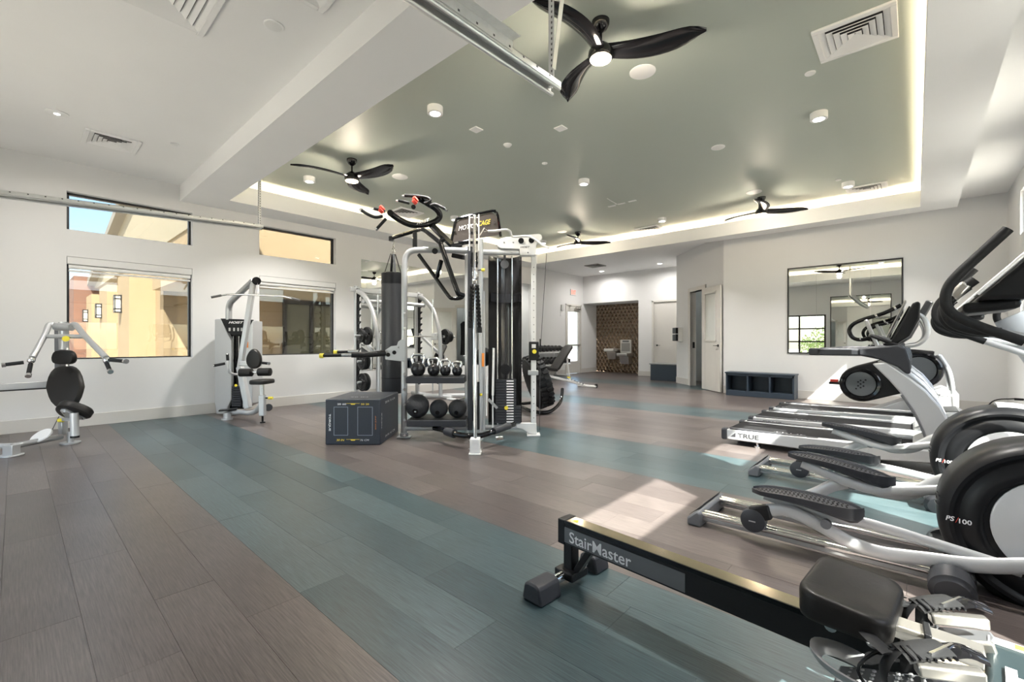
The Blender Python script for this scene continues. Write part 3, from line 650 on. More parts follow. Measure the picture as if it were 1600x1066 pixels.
# exit sign
p = atX(895, 457, XH); t = thing('exit_sign', 'red lettered exit sign on the hall wall above the glazed door', 'sign', (XH, p.y, p.z))
MB().bb(XH, XH + .03, p.y - .17, p.y + .17, p.z - .11, p.z + .11).build('housing', WHITE, t, .006)
text('EXIT', mat('exit_red', (.85, .12, .05), .5, emit=1.2, var=0, ecol=(1, .12, .04)), V(XH + .031, p.y, p.z), V(0, 1, 0), UP, .14, t, width=.27, bold=.01)
p = atX(878, 481, XH); single('wall_strobe', MB().bb(XH, XH + .05, p.y - .07, p.y + .07, p.z - .10, p.z + .10), mat('pale_grey_plastic', (.6, .6, .58), .4), 'small pale grey alarm strobe beside the exit door', 'alarm', bevel=.01)
p = atX(877, 491, XH); single('light_switch', MB().bb(XH, XH + .012, p.y - .05, p.y + .05, p.z - .07, p.z + .07), WHITE, 'white switch plate below the alarm strobe', 'switch', bevel=.003)
# wipe dispenser on the diagonal wall
c_ = dpt(.28, 0, 1.34); t = thing('wipe_dispenser', 'black and white wipe dispenser on the angled wall beside the open door', 'dispenser', c_)
mb = MB(); dbox(mb, .17, .39, 0, .12, 1.15, 1.54); mb.build('housing', WHITE, t, .01)
mb = MB(); dbox(mb, .16, .27, .12, .19, 1.17, 1.35); dbox(mb, .29, .39, .12, .19, 1.17, 1.35); dbox(mb, .16, .27, .12, .19, 1.37, 1.53); dbox(mb, .29, .39, .12, .19, 1.37, 1.53); mb.build('dispenser_panel', BLK, t, .008)
# navy stool-cabinet and cubby bench
p = atZ(1043, 598, 0)
t = thing('navy_cabinet', 'small navy cabinet with pale top in front of the plain hall door', 'cabinet', (-5.62, 12.95, 0))
MB().bb(-5.9, -5.05, 12.75, 13.3, 0, .47).build('body', NAVY, t, .004); MB().bb(-5.93, -5.03, 12.72, 13.3, .47, .50).build('top', mat('grey_laminate', (.25, .26, .27), .4), t, .004)
cx0, cx1, cy0, cy1, ch = -3.04, -1.77, 10.26, YB - .02, .50
t = thing('cubby_bench', 'low navy open cubby bench with three compartments below the framed mirror', 'bench', ((cx0 + cx1) / 2, cy0, 0))
MB().bb(cx0 - .015, cx1 + .015, cy0 - .015, cy1, ch - .03, ch).build('top', NAVY, t, .004)
MB().bb(cx0, cx1, cy0 + .01, cy1, 0, .11).build('plinth', NAVY, t, .003); MB().bb(cx0, cx1, cy1 - .02, cy1, .11, ch - .03).build('back_panel', NAVY, t)
for i in range(4):
    x = cx0 + i * (cx1 - cx0 - .03) / 3; MB().bb(x, x + .03, cy0, cy1 - .02, .11, ch - .03).build('divider', NAVY, t, .002)
MB().bb(cx0, cx1, cy0, cy0 + .02, ch - .07, ch - .03).build('top_rail', NAVY, t, .002)
# coat and boots hanging in the closet
cc = dpt(1.35, -.75, 0)
t = thing('hanging_coat', 'long black coat hanging inside the open closet', 'coat', cc)
rings = []
for z, w, d in ((.62, .22, .10), (1.0, .21, .10), (1.5, .20, .09), (1.85, .21, .08), (1.95, .12, .06)):
    rings.append([V(cc.x, cc.y, z) + dd * w * math.cos(a) * (1 + .08 * math.sin(5 * a + z * 4)) + dn * d * math.sin(a) for a in [2 * math.pi * i / 20 for i in range(20)]])
MB().loft(rings).build('cloth', mat('black_cloth', (.015, .015, .018), .9, bump=.2), t)
for s_ in (-.12, .10):
    q = cc + dd * s_ + dn * .35; t = thing('boot', 'black boot on the floor of the open closet', 'boot', (q.x, q.y, 0), 'boots in the closet')
    MB().loft([[V(q.x, q.y, z) + dd * w * math.cos(a) + dn * (d * math.sin(a) + o_) for a in [2 * math.pi * i / 12 for i in range(12)]] for z, w, d, o_ in ((0, .05, .14, .05), (.06, .05, .14, .05), (.11, .045, .07, 0), (.28, .05, .06, -.02))]).build('upper', RUB, t)
# power cord by the right wall
t = thing('power_cord', 'black power cord plugged into the wall behind the climber', 'cord', atX(1588, 608, XR - .02))
p0 = V(XR, 9.2, .36); MB().tube([p0, p0 + V(-.12, 0, 0), p0 + V(-.3, .02, -.06), p0 + V(-.42, .02, -.34), p0 + V(-.5, -.1, -.35)], .008, 8, 6).build('cable', BLK, t); MB().bar(p0 + V(-.005, 0, 0), p0 + V(-.09, 0, 0), .03, .03).build('plug', BLK, t)
# ================================================================== WEIGHT CAGE (multi-station frame facing the room)
zA = lambda x, y: (540 + .1782 * x, 290 + .1782 * y)
zB = lambda x, y: (690 + .1782 * x, 310 + .1782 * y)
zC = lambda x, y: (720 + .2251 * x, 480 + .2251 * y)
zD = lambda x, y: (610 + .15 * x, 560 + .15 * y)
def A(x, y, d): return at(*zA(x, y), d)
def B(x, y, d): return at(*zB(x, y), d)
def Cc(x, y, d): return at(*zC(x, y), d)
def floor_at(u, d): p = at(u, CY, d); return V(p.x, p.y, 0)
Q = 5.4
cage = thing('weight_cage', 'tall silver and black training cage with pull-up handles, storage shelves and a cable weight stack', 'exercise machine', floor_at(735, Q))
def part(name, m, mtl, bevel=0., label=None, parent=None, sharp=38): return m.build(name, mtl, parent or cage, bevel, sharp=sharp, label=label)
pB = 5.37
f0 = floor_at(631.5, pB)
part('corner_post', MB().tube([f0, at(632, 450, pB), at(632, 420, pB), at(634, 402, pB), at(643, 392.5, pB), at(660, 390.5, pB), at(700, 391, pB), at(731, 392, pB)], .037, 14, 5), SILVER, label='silver bent corner post')
part('foot_plate', MB().box(f0 + UP * .008, (.16, .11, .016), Matrix.Rotation(TH, 3, 'Z')).cyl(f0 + UP * .016, f0 + UP * .06, .05), SILVER, .004)
for v in (489, 513, 585, 608.5, 632, 656, 681 - 1):
    p = at(632.6, v, pB - .036); part('bolt', MB().cyl(p, p - FW * .018, .016, n=8).cyl(p - FW * .018, p - FW * .022, .010, n=8), CHROME)
part('base_rail', MB().tube([at(633, 669, pB), at(732, 668.5, pB)], .033, 12), LSILVER); 
# shelves
def shelf(u0, u1, v0, v1, d0, d1, nm):
    zt = at(u0, v0, d0).z; zb = at(u0, v1, d0).z
    x0 = (u0 - CX) / F * d0; x1 = (u1 - CX) / F * d0
    def pt(r, d, z): return RT * r + FW * d + UP * z
    m = MB().prism([pt(x0, d0, zb), pt(x1, d0, zb), pt(x1, d1, zb), pt(x0, d1, zb)], UP * (zt - zb - .005)); o = part(nm, m, CHAR, .006)
    m = MB().prism([pt(x0 + .01, d0 + .01, zt - .006), pt(x1 - .01, d0 + .01, zt - .006), pt(x1 - .01, d1 - .01, zt - .006), pt(x0 + .01, d1 - .01, zt - .006)], UP * .006); part('shelf_mat', m, RUB, parent=o)
    return zt
S1 = shelf(634, 725, 589, 599.5, 5.16, 5.56, 'shelf'); S2 = shelf(635, 728, 656.5, 667, 5.14, 5.58, 'shelf')
# centre columns
def col(u, v0, v1, d, r, m, nm='column', lab=None): return part(nm, MB().cyl(at(u, v0, d), at(u, v1, d) if v1 else floor_at(u, d), r, n=14), m, label=lab)
col(729.8, 385, None, 5.45, .028, LSILVER); col(734.6, 386, 672, 5.25, .03, CHAR, lab='charcoal column')
col(751.5, 374, None, 5.3, .028, SILVER); col(755.5, 455, 672, 5.4, .022, LSILVER)
# cable column leaning out to the front foot
fA = floor_at(742.5, 4.6)
part('front_rail', MB().cyl(at(741.5, 449, 4.75), fA + UP * .16, .019, n=12), CHROME, label='bright chrome cable rail'); part('front_rail', MB().cyl(at(741.5, 336, 5.0), at(741, 446, 4.95), .016, n=12), CHROME)
M42 = Matrix.Rotation(TH, 3, 'Z')
part('front_foot', MB().box(fA + UP * .085, (.10, .12, .15), M42).box(fA + UP * .008, (.125, .15, .016), M42), WSILV, .006)
for v in (688, 703):
    for s_ in (-.055, .055): p = fA + UP * (.045 if v > 700 else .13) + RT * s_; part('bolt', MB().cyl(p, p + RT * (.014 if s_ > 0 else -.014), .01, n=8), CHROME)
part('weight_guide', MB().bar(at(747.5, 597, 5.1), at(747.5, 671, 5.1), .026, .05, up=FW), RUB, label='stacked black rubber guide')
# ladder bracket at the top
m = MB(); m.cyl(at(733.7, 335, 5.1), at(733.7, 392, 5.1), .008, n=8).cyl(at(748.3, 335, 5.1), at(748.3, 392, 5.1), .008, n=8)
for v in (340, 351, 363, 374): m.cyl(at(733.7, v, 5.1), at(748.3, v, 5.1), .006, n=6)
part('rope_ladder_bracket', m, WSILV)
m = MB()
for v in (362, 377, 400, 409): m.cyl(at(737, v, 5.05), at(737, v + 4, 5.05), .014, n=10).cyl(at(745, v, 5.05), at(745, v + 4, 5.05), .014, n=10)
tag(part('cable_rollers', m, BLK), kind='stuff'); part('pulley_bracket', MB().bar(at(741, 395, 5.02), at(741, 418, 5.02), .07, .03, up=FW), BLK)
# black overhead pull-up bar
part('pull_up_bar', MB().tube([A(390, 240, 4.95), A(470, 298, 5.0), A(580, 345, 5.1), A(700, 342, 5.2), A(790, 312, 5.25), A(826, 268, 5.25), A(800, 212, 5.2), A(720, 158, 5.1), A(640, 112, 5.0)], .034, 14, 6), BLKG, label='glossy black curved pull-up bar')
text('HOIST', TXW, A(683, 318, 5.12) - FW * .02, RT * 1 + UP * .28, UP, .038, cage, shear=.35, width=.15, depth=0.0, bold=.02)
def grip(pts, d, r=.017, tip=0):
    ps = [A(*p, d) for p in pts]; o = part('grip', MB().tube(ps, r, 10, 5 if len(ps) > 2 else 0), RUB); e = ps[tip]; q = ps[1] if tip == 0 else ps[-2]
    dr_ = (e - q).normalized(); part('grip_cap', MB().cyl(e - dr_ * .004, e + dr_ * .022, r + .004, r, 10), CHROME, parent=o)
grip([(140, 217), (195, 252), (260, 277), (325, 268)], 4.9, .018); grip([(248, 203), (345, 228)], 4.95); grip([(275, 378), (355, 290)], 4.9)
grip([(515, 87), (640, 95), (715, 108), (742, 135), (690, 158)], 5.0, .018); grip([(462, 130), (560, 155)], 4.98); grip([(878, 208), (790, 166), (742, 178)], 5.0)
for x, y in ((318, 200), (612, 122)):
    m = MB(); m.lathe(A(x, y, 4.95), V(.6, .3, .5), [(.004, -.02), (.032, -.018), (.036, 0), (.032, .018), (.004, .02)], 18).lathe(A(x - 6, y + 22, 4.93), V(.6, .3, .5), [(.004, -.02), (.028, -.018), (.030, 0), (.028, .018), (.004, .02)], 18); part('climbing_hold', m, RED)
for x, y in ((392, 240), (595, 188)): part('hub_cap', MB().cyl(A(x, y, 4.95), A(x, y, 4.88), .034 if y > 200 else .025, n=16), BLK)
part('overhead_beam', MB().bar(A(750, 345, 5.2), A(935, 525, 5.45), .05, .065), BLKG, .008); part('overhead_beam', MB().tube([A(930, 535, 5.4), A(1010, 520, 5.45), B(150, 395, 5.45), B(255, 375, 5.45)], .03, 10), BLKG)
part('bag_arm', MB().tube([A(388, 465, 6.0), A(520, 425, 5.9), A(635, 390, 5.75), A(680, 388, 5.65), A(740, 430, 5.55), A(830, 505, 5.45)], .026, 12, 5), BLKG); part('arm_end_cap', MB().cyl(A(402, 448, 5.99), A(402, 486, 5.99), .036, n=14), BLK)
part('arm_strut', MB().bar(A(608, 415, 5.7), A(608, 545, 5.5), .052, .04, up=FW), BLKG, .006)
part('dip_frame', MB().tube([A(640, 605, 5.4), A(790, 810, 5.35), A(905, 970, 5.3), A(940, 990, 5.3), A(1000, 990, 5.3), A(1030, 975, 5.3)], .022, 10, 3), BLKG); part('dip_frame', MB().tube([A(870, 470, 5.2), A(838, 490, 5.2), A(845, 545, 5.2), A(975, 915, 5.2), A(1005, 955, 5.22), A(1035, 965, 5.25)], .03, 12, 4), BLKG)
part('dip_brace', MB().bar(A(840, 655, 5.25), A(800, 805, 5.33), .04, .04), BLKG, .005)
for x, y in ((785, 575), (778, 580)): pass
part('clamp_hub', MB().cyl(A(783, 575, 5.25), A(783, 575, 5.38), .035, n=14), BLK)
# top rails
part('top_rail', MB().cyl(at(755, 394.5, 5.4), at(815, 394.5, 5.45), .034, n=14), LSILVER)
part('lower_black_rail', MB().bar(at(706, 399, 5.5), at(727, 403, 5.5), .05, .05), BLKS, .006)
# sign board
bd = 5.55
out = [B(80, 392, bd), B(118, 215, bd), B(130, 190, bd), B(165, 170, bd), B(440, 110, bd), B(470, 120, bd), B(492, 150, bd), B(518, 335, bd)]
part('sign_frame', MB().tube(out, .016, 8, 2), BLKG)
sg_ = part('sign_board', MB().prism([p + FW * .006 for p in (B(92, 385, bd), B(128, 210, bd), B(168, 180, bd), B(440, 122, bd), B(478, 150, bd), B(508, 318, bd))], FW * .008), mat('dark_brown_sign', (.055, .046, .04), .4), label='dark sign board')
sr = (B(400, 190, bd) - B(150, 240, bd)).normalized()
text('MOTION', TXW, B(238, 247, bd - .01), sr, UP, .055, sg_, shear=.25, width=(B(330, 228, bd) - B(150, 262, bd)).length, depth=0); text('CAGE', TXY, B(376, 213, bd - .01), sr, UP, .06, sg_, shear=.25, width=(B(432, 200, bd) - B(325, 222, bd)).length, depth=0, bold=.01)
text('FUNCTIONAL TRAINING SYSTEM', TXW, B(270, 268, bd - .01), sr, UP, .012, sg_, width=.36, depth=0) if False else None
m = MB()
for x, y in ((118, 283), (462, 215)): m.cyl(B(x, y, bd - .008), B(x, y, bd - .02), .012, n=8)
part('sign_screws', m, CHROME, parent=sg_) if False else None
for x, y in ((118, 283), (462, 215)): part('screw', MB().cyl(B(x, y, bd), B(x, y, bd - .02), .011, n=8), CHROME, parent=sg_)
# white housing over the right post
hd = 5.38
ho = [B(*q, hd) for q in ((520, 350), (560, 338), (850, 310), (874, 318), (884, 345), (872, 368), (832, 402), (826, 500), (690, 500), (682, 446), (520, 440), (492, 425), (486, 398), (496, 368))]
part('arm_housing', MB().prism(ho, FW * .11), WSILV, .008, label='white arm housing'); text('HOIST', TXK, B(732, 427, hd - .003), RT, UP, .022, cage, shear=.3, width=.115, depth=0, bold=.02)
for x, y in ((697, 372), (788, 368)): part('pivot_cap', MB().cyl(B(x, y, hd + .02), B(x, y, hd - .012), .034, n=16), BLK)
for x, y in ((547, 387), (629, 387), (608, 475), (757, 475)): part('bolt', MB().cyl(B(x, y, hd), B(x, y, hd - .008), .008, n=8), CHROME)
part('curved_handle', MB().tube([B(405, 288, 5.15), B(480, 285, 5.15), B(560, 275, 5.15), B(600, 290, 5.2), B(612, 325, 5.3), B(640, 336, 5.3), B(760, 332, 5.25), B(830, 365, 5.2), B(880, 405, 5.15), B(940, 437, 5.1)], .014, 10, 4), WSILV); part('handle_webbing', MB().tube([B(335, 325, 5.15), B(375, 260, 5.15), B(405, 288, 5.15), B(370, 292, 5.15)], .006, 6), mat('pale_webbing', (.6, .58, .52), .8))
# right post with holes, carriage and foot
rp = 5.5; fC = floor_at(833.5, rp)
part('cable_post', MB().bar(at(834, 399, rp), fC + UP * .05, .062, .062, up=FW), WSILV, .008)
m = MB()
for i in range(22):
    v = 418 + i * 11.2
    if not 530 < v < 590: p = at(834, v, rp - .032); m.cyl(p, p - FW * .002, .0055, n=8)
tag(part('post_holes', m, TXK), kind='stuff')
part('post_foot', MB().box(fC + UP * .01, (.16, .16, .02), M42), WSILV, .004); part('post_gusset', MB().prism([at(*zC(*q), rp - .04) for q in ((385, 812), (425, 806), (525, 806), (528, 880), (480, 880), (430, 850), (385, 838))], FW * .06), WSILV, .006)
car = part('pulley_carriage', MB().bar(at(834, 534, rp - .02), at(834, 563, rp - .02), .12, .075, up=FW), BLKS, .01); part('adjust_knob', MB().cyl(at(835, 549.5, rp - .055), at(835, 549.5, rp - .085), .026, n=16), YEL, parent=car); part('pulley_wheel', MB().cyl(at(843, 536, rp), at(845, 536, rp), .05, n=18), BLK, parent=car); part('carriage_face', MB().bar(at(834, 538, rp - .06), at(834, 544, rp - .06), .05, .01, up=FW), WSILV, parent=car)
part('post_clamp', MB().bar(at(833, 579, rp), at(833, 586, rp), .125, .085, up=FW), SILVER, .006); part('cable', MB().cyl(at(854, 396, rp), at(845, 536, rp), .0035, n=6), TXK); part('cable', MB().cyl(at(844, 560, rp), at(843, 672, rp), .0035, n=6), TXK)
# weight tower
tw = 5.55
def arc_panel(u0, u1, v0, v1, d, bulge):
    x0, x1 = (u0 - CX) / F * d, (u1 - CX) / F * d; z0 = at(u0, v1, d).z; z1 = at(u0, v0, d).z; m = MB(); n_ = 14; rings = []
    for i in range(n_ + 1):
        s = i / n_; r = x0 + (x1 - x0) * s; q = RT * r + FW * (d + bulge * (1 - (2 * s - 1) ** 2)); rings.append([q + UP * z0, q + UP * z1, q + UP * z1 + FW * .012, q + UP * z0 + FW * .012])
    return m.loft(rings)
part('shroud', arc_panel(763, 815, 399, 668, tw + .05, .22), SMOKE, label='smoked glossy shroud behind the weight stack'); part('shroud_band', arc_panel(767, 813, 457, 471, tw + .02, .20), CHAR)
for u in (777.5, 800): col(u, 400, 670, tw - .02, .009, CHROME, 'guide_rod')
part('top_pulley', MB().cyl(at(788.5, 413, tw + .05), at(788.5, 413, tw - .02), .052, n=18).bar(at(788.5, 398, tw), at(788.5, 408, tw), .03, .03, up=FW), GREYP); part('stack_pulley', MB().cyl(at(789.5, 577.5, tw - .02), at(789.5, 577.5, tw - .07), .065, n=20).bar(at(790, 585, tw - .03), at(790, 594, tw - .03), .02, .02, up=FW), BLK)
part('cable', MB().cyl(at(788.5, 417, tw), at(789.5, 570, tw), .003, n=6), TXK)
n_ = 16
for i in range(n_):
    v0 = 593.5 + i * 4.25; u0, u1 = (774.5, 806.5) if i < 10 else (773.5, 814)
    p = part('stack_plate', MB().prism([at(u0, v0 + 3.9, tw - .11), at(u1, v0 + 3.9, tw - .11), at(u1, v0 + .25, tw - .11), at(u0, v0 + .25, tw - .11)], FW * .14), CHAR)
    part('plate_label', MB().prism([at(791.5, v0 + 3.0, tw - .112), at(802.5, v0 + 3.0, tw - .112), at(802.5, v0 + 1.1, tw - .112), at(791.5, v0 + 1.1, tw - .112)], FW * .002), TXW, parent=p)
part('selector_pin', MB().cyl(at(791, 637.5, tw - .11), at(791, 637.5, tw - .15), .024, n=14), YEL)
part('gas_strut', MB().cyl(at(771.5, 544, 5.3), at(770, 618, 5.3), .014, n=10).cyl(at(770, 618, 5.3), at(770, 668, 5.3), .009, n=8), WSILV); part('gas_strut', MB().cyl(at(761, 588, 5.3), at(760.5, 615, 5.3), .013, n=10).cyl(at(760.5, 615, 5.3), at(760, 650, 5.3), .008, n=8), WSILV)
part('base_rail', MB().cyl(at(755, 668, 5.5), at(826, 667, 5.5), .03, n=12), LSILVER); part('pedal_link', MB().bar(at(763, 624, 5.25), at(777, 638, 5.25), .02, .03), SILVER)
part('warning_sticker', MB().bar(at(754.8, 552, 5.265), at(754.8, 573, 5.265), .028, .002, up=FW), ORANGE)
# padded bar at the foot
part('padded_bar', MB().tube([zz3 for zz3 in (at(679, 669, 5.25), at(690, 671.5, 5.1), at(700, 675, 4.95), at(716, 679.5, 4.85), at(735, 681.5, 4.8), at(752, 680.5, 4.85), at(770, 675, 4.95), at(788, 668.5, 5.15), at(803, 663, 5.35))], .03, 12, 4), BLKG); part('bar_collar', MB().cyl(at(697.5, 674, 4.98), at(710, 678, 4.88), .048, n=16), CHAR); part('bar_sleeve', MB().cyl(at(771, 674, 4.96), at(795, 665.5, 5.22), .04, n=14), CHAR)
part('foot_roller', MB().cyl(at(775, 685, 4.85), at(786, 684, 4.85), .022, n=12), CHROME)
# dip handles on the left bracket
bk = part('dip_bracket', MB().prism([at(*q, 5.3) for q in ((601, 553), (602, 547), (611, 541), (620, 540), (622, 534), (627, 530.5), (633, 531), (633, 564), (629, 565), (602, 562))], FW * .012), SILVER, .003, label='grey steel bracket plate')
for x, y in ((606.5, 554.5), (616, 551)): part('bracket_hole', MB().cyl(at(x, y, 5.298), at(x, y, 5.29), .024, n=14), BLK, parent=bk)
text('4', TXK, at(622.5, 543, 5.29), RT, UP, .03, bk, depth=0)
part('dip_pad', MB().tube([at(549, 554.5, 5.1), at(570, 554.5, 5.15), at(590, 553, 5.22), at(601, 552, 5.28)], [(.03, .034), (.03, .034), (.032, .036), (.03, .034)], 12, 4), BLK)
for (u, v, d, u1, v1) in ((503, 556, 5.05, 550, 555), (525, 550.5, 5.35, 560, 549.5)):
    o = part('dip_handle', MB().cyl(at(u, v, d), at(u1, v1, d + .05), .018, n=12), RUB); part('handle_collar', MB().cyl(at(u1 - 16, v1 + .1, d + .03), at(u1, v1, d + .05), .022, n=12), CHROME, parent=o); part('handle_cap', MB().cyl(at(u - 3, v, d), at(u + 2.5, v, d), .027, n=14), YEL, parent=o, label='yellow end cap')
part('detent_knob', MB().cyl(B(315, 628, 5.28), B(350, 628, 5.28), .01, n=8), BLK); part('detent_cap', MB().cyl(B(350, 628, 5.28), B(378, 628, 5.28), .018, n=12), YEL); part('detent_knob', MB().ball(at(751.5, 617, 5.1), .018, 10, 6), YEL)
# ---- things on and around the cage
# triceps rope
t = thing('cable_rope', 'black braided double rope hanging from a chrome clip on the cage', 'rope', at(741.5, 437, 4.7))
m = MB(); cxm = at(741.5, 426, 4.7)
m.tube([at(741.5, 421, 4.7), at(738.8, 425, 4.7), at(738.6, 431, 4.7), at(741.5, 436, 4.7), at(744.4, 431, 4.7), at(744.2, 425, 4.7)], .005, 8, 3, closed=True); m.build('carabiner', CHROME, t)
MB().box(at(741.5, 441, 4.7), (.05, .03, .05), M42).build('swivel', CHROME, t, .008)
for u0, u1, ve in ((737, 734.5, 508), (745.5, 749.5, 515)):
    m = MB(); a, b_ = at(u0, 446, 4.7), at(u1, ve, 4.72); n2 = 40
    for s_ in (0, 1): m.tube([a.lerp(b_, i / n2) + RT * .012 * math.cos(i * .9 + s_ * math.pi) + FW * .012 * math.sin(i * .9 + s_ * math.pi) for i in range(n2 + 1)], .0125, 7)
    m.build('rope_strand', RUB, t); MB().cyl(b_ + UP * .02, b_ - UP * .035, .026, n=12).build('rope_stopper', BLK, t)
# punching bag
bp = 6.0; bc_ = at(614, 520, bp)
t = thing('punching_bag', 'tall black leather punching bag hanging beside the silver cage post', 'punching bag', V(bc_.x, bc_.y, at(614, 615, bp).z))
zb, zt = at(614, 614, bp).z, at(614, 427, bp).z; c0 = V(bc_.x, bc_.y, 0)
MB().lathe(c0, UP, [(.05, zb - .01), (.135, zb), (.148, zb + .03), (.15, zb + .5), (.15, zt - .25), (.147, zt - .05), (.135, zt - .005), (.10, zt)], 26).build('body', mat('black_leather_bag', (.032, .033, .037), .4, bump=.15, scale=25), t)
MB().lathe(c0, UP, [(.151, zb + .20), (.1525, zb + .205), (.151, zb + .21)], 26).build('seam', BLK, t); MB().lathe(c0, UP, [(.150, zt - .15), (.1525, zt - .15), (.1525, zt - .01), (.138, zt)], 26).build('collar', BLK, t)
hk = at(615, 397, bp)
for k in range(4):
    a = k * math.pi / 2 + .5; MB().bar(V(c0.x, c0.y, zt - .12) + (RT * math.cos(a) + FW * math.sin(a)) * .148, V(c0.x, c0.y, hk.z) + (RT * math.cos(a) + FW * math.sin(a)) * .03, .03, .006).build('strap', BLK, t)
MB().cyl(hk - UP * .005, at(615, 376, bp), .012, n=8).ring(at(615, 384, bp), RT, .018, .006, 14, 6).ring(at(615, 391, bp), FW, .03, .006, 14, 6).build('swivel_hook', CHROME, t)
# kettlebells on the upper shelf
for u, r, hh, lb in ((653.3, .088, 1.0, 'largest black kettlebell with chrome handle next to the silver post'), (677.6, .074, .95, 'second largest black kettlebell with chrome handle'), (696, .065, 1., 'third black kettlebell with chrome handle'), (714.3, .062, .82, 'smallest black kettlebell with low chrome handle')):
    d = 5.33; p = at(u, 580, d); c_ = V(p.x, p.y, S1 + r * .93); t = thing('kettlebell', lb, 'kettlebell', V(p.x, p.y, S1), 'kettlebells on the upper shelf')
    MB().lathe(c_, UP, [(r * .45, -r * .93), (r * .62, -r * .86), (r * .9, -r * .45), (r, 0), (r * .9, r * .5), (r * .62, r * .82), (r * .3, r * .98), (.001, r)], 24).build('body', mat('black_enamel', (.018, .018, .02), .22, bump=.05, scale=60), t)
    m = MB(); q = r * 1.0; hgt = r * 1.15 * hh
    m.tube([c_ + RT * x * q + UP * (r * .62 + z * hgt) for x, z in ((-.62, 0), (-.80, .45), (-.82, .8), (-.62, 1.08), (0, 1.14), (.62, 1.08), (.82, .8), (.80, .45), (.62, 0))], .0155 + r * .02, 10, 4); m.build('handle', CHROME, t, label='chrome handle')
# slam balls on the lower shelf
SLAM = mat('pebbled_black_rubber', (.030, .031, .034), .55, bump=.9, scale=140, var=.3)
for u, r, lb in ((652.5, .138, 'largest pebbled black slam ball next to the silver post'), (685.7, .109, 'middle pebbled black slam ball on the lower shelf'), (714.6, .108, 'pebbled black slam ball beside the cage column')):
    d = 5.3; p = at(u, 640, d); c_ = V(p.x, p.y, S2 + r); t = thing('slam_ball', lb, 'slam ball', V(p.x, p.y, S2), 'slam balls on the lower shelf')
    MB().ball(c_, r, 28, 18).build('body', SLAM, t); n2 = (-FW - UP * .35 + RT * .0).normalized(); MB().lathe(c_ + n2 * r * .965, n2, [(.028 * r / .12, 0), (.026 * r / .12, .006), (.001, .007)], 18).build('valve_badge', BLKG, t); MB().box(c_ + n2 * (r * .965 + .007), (.02, .012, .002), (n2.to_track_quat('Z', 'Y').to_matrix())).build('badge_mark', TXW, t) if r > .12 else None
p = at(727, 625, 6.3); c_ = V(p.x, p.y, .18); t = thing('medicine_ball', 'black and lime medicine ball on the floor behind the shelves', 'medicine ball', V(p.x, p.y, 0)); MB().ball(c_, .18, 22, 14).build('body', RUB, t); MB().ring(c_, RT + FW * .3, .178, .012, 30, 6).build('stripe', mat('lime_rubber', (.55, .65, .08), .5), t)
# spare balls on the rear ladder
for v, lb in ((559, 'black medicine ball on the rear rack beside the orange sticker'), ):
    p = at(756, v - 1, 5.9); t = thing('medicine_ball', lb, 'medicine ball', p - UP * .1); MB().ball(p, .125, 20, 12).build('body', RUB, t); MB().cyl(p + FW * .1, p + FW * .3 - RT * .3, .012).build('holder_arm', SILVER, t)
# plyo box
bx0, bx1 = V(-4.882, 2.315, 0), V(-4.42, 2.722, 0); bu = (bx1 - bx0).normalized(); bv_ = V(-bu.y, bu.x, 0); Wb, Db, Hb = .615, .76, .508
t = thing('plyo_box', 'dark slate foam jump box with white and yellow print beside the cage', 'plyo box', (bx0 + bx1) / 2)
PLY = mat('slate_vinyl', (.031, .037, .049), .5, bump=.08, scale=60, var=.05)
def bpt(a, b, z): return bx0 + bu * a + bv_ * b + UP * z
MB().prism([bpt(0, 0, 0), bpt(Wb, 0, 0), bpt(Wb, Db, 0), bpt(0, Db, 0)], UP * Hb).build('body', PLY, t, .012, 3)
fr_ = mat('grey_print', (.25, .29, .34), .5)
for a0, a1 in ((.095, .255), (.36, .53)):
    m = MB(); z0, z1, w = .105, .425, .006
    for p0, p1, q0, q1 in ((a0, a1, z0, z0 + w), (a0, a1, z1 - w, z1), (a0, a0 + w, z0, z1), (a1 - w, a1, z0, z1)): m.prism([bpt(p0, -.0015, q0), bpt(p1, -.0015, q0), bpt(p1, -.0015, q1), bpt(p0, -.0015, q1)], bv_ * .001)
    m.build('printed_panel', fr_, t)
fn = -bv_
text('TORQUE', TXW, bpt(.05, -.002, .25), -UP, bu, .026, t, width=.19, depth=0, bold=.02); text('20 60', TXW, bpt(.185, -.002, .455), bu, UP, .02, t, width=.10, depth=0, bold=.02); text('50 20', TXY, bpt(.445, -.002, .455), bu, UP, .02, t, width=.09, depth=0, bold=.02)
text('30 IN', TXY, bpt(.17, -.002, .055), bu, UP, .024, t, shear=.2, width=.09, depth=0, bold=.02); text('76 CM', TXW, bpt(.44, -.002, .055), bu, UP, .02, t, shear=.2, width=.10, depth=0); text('BOX JUMP', ORANGE, bpt(.565, -.002, .25), UP, -bu, .016, t, width=.15, depth=0)
for z, a in ((.46, .31), (.06, .31)): MB().prism([bpt(a - .075, -.0015, z), bpt(a + .075, -.0015, z), bpt(a + .075, -.0015, z + .004), bpt(a + .03, -.0015, z + .004), bpt(a + .02, -.0015, z - .012), bpt(a - .02, -.0015, z - .012), bpt(a - .03, -.0015, z + .004), bpt(a - .075, -.0015, z + .004)], bv_ * .001).build('printed_mark', TXY, t)
text('24 IN  61 CM', TXW, bpt(Wb + .002, .38, .06), bv_, UP, .024, t, width=.4, depth=0); text('TORQUE', TXW, bpt(Wb + .002, .05, .26), UP, -bv_, .024, t, width=.18, depth=0, bold=.02); text('20 IN  51 CM', TXW, bpt(Wb + .002, .38, .45), bv_, UP, .024, t, width=.4, depth=0); text('20 IN', TXW, bpt(.31, .2, Hb + .002), bu, bv_, .03, t, width=.2, depth=0)
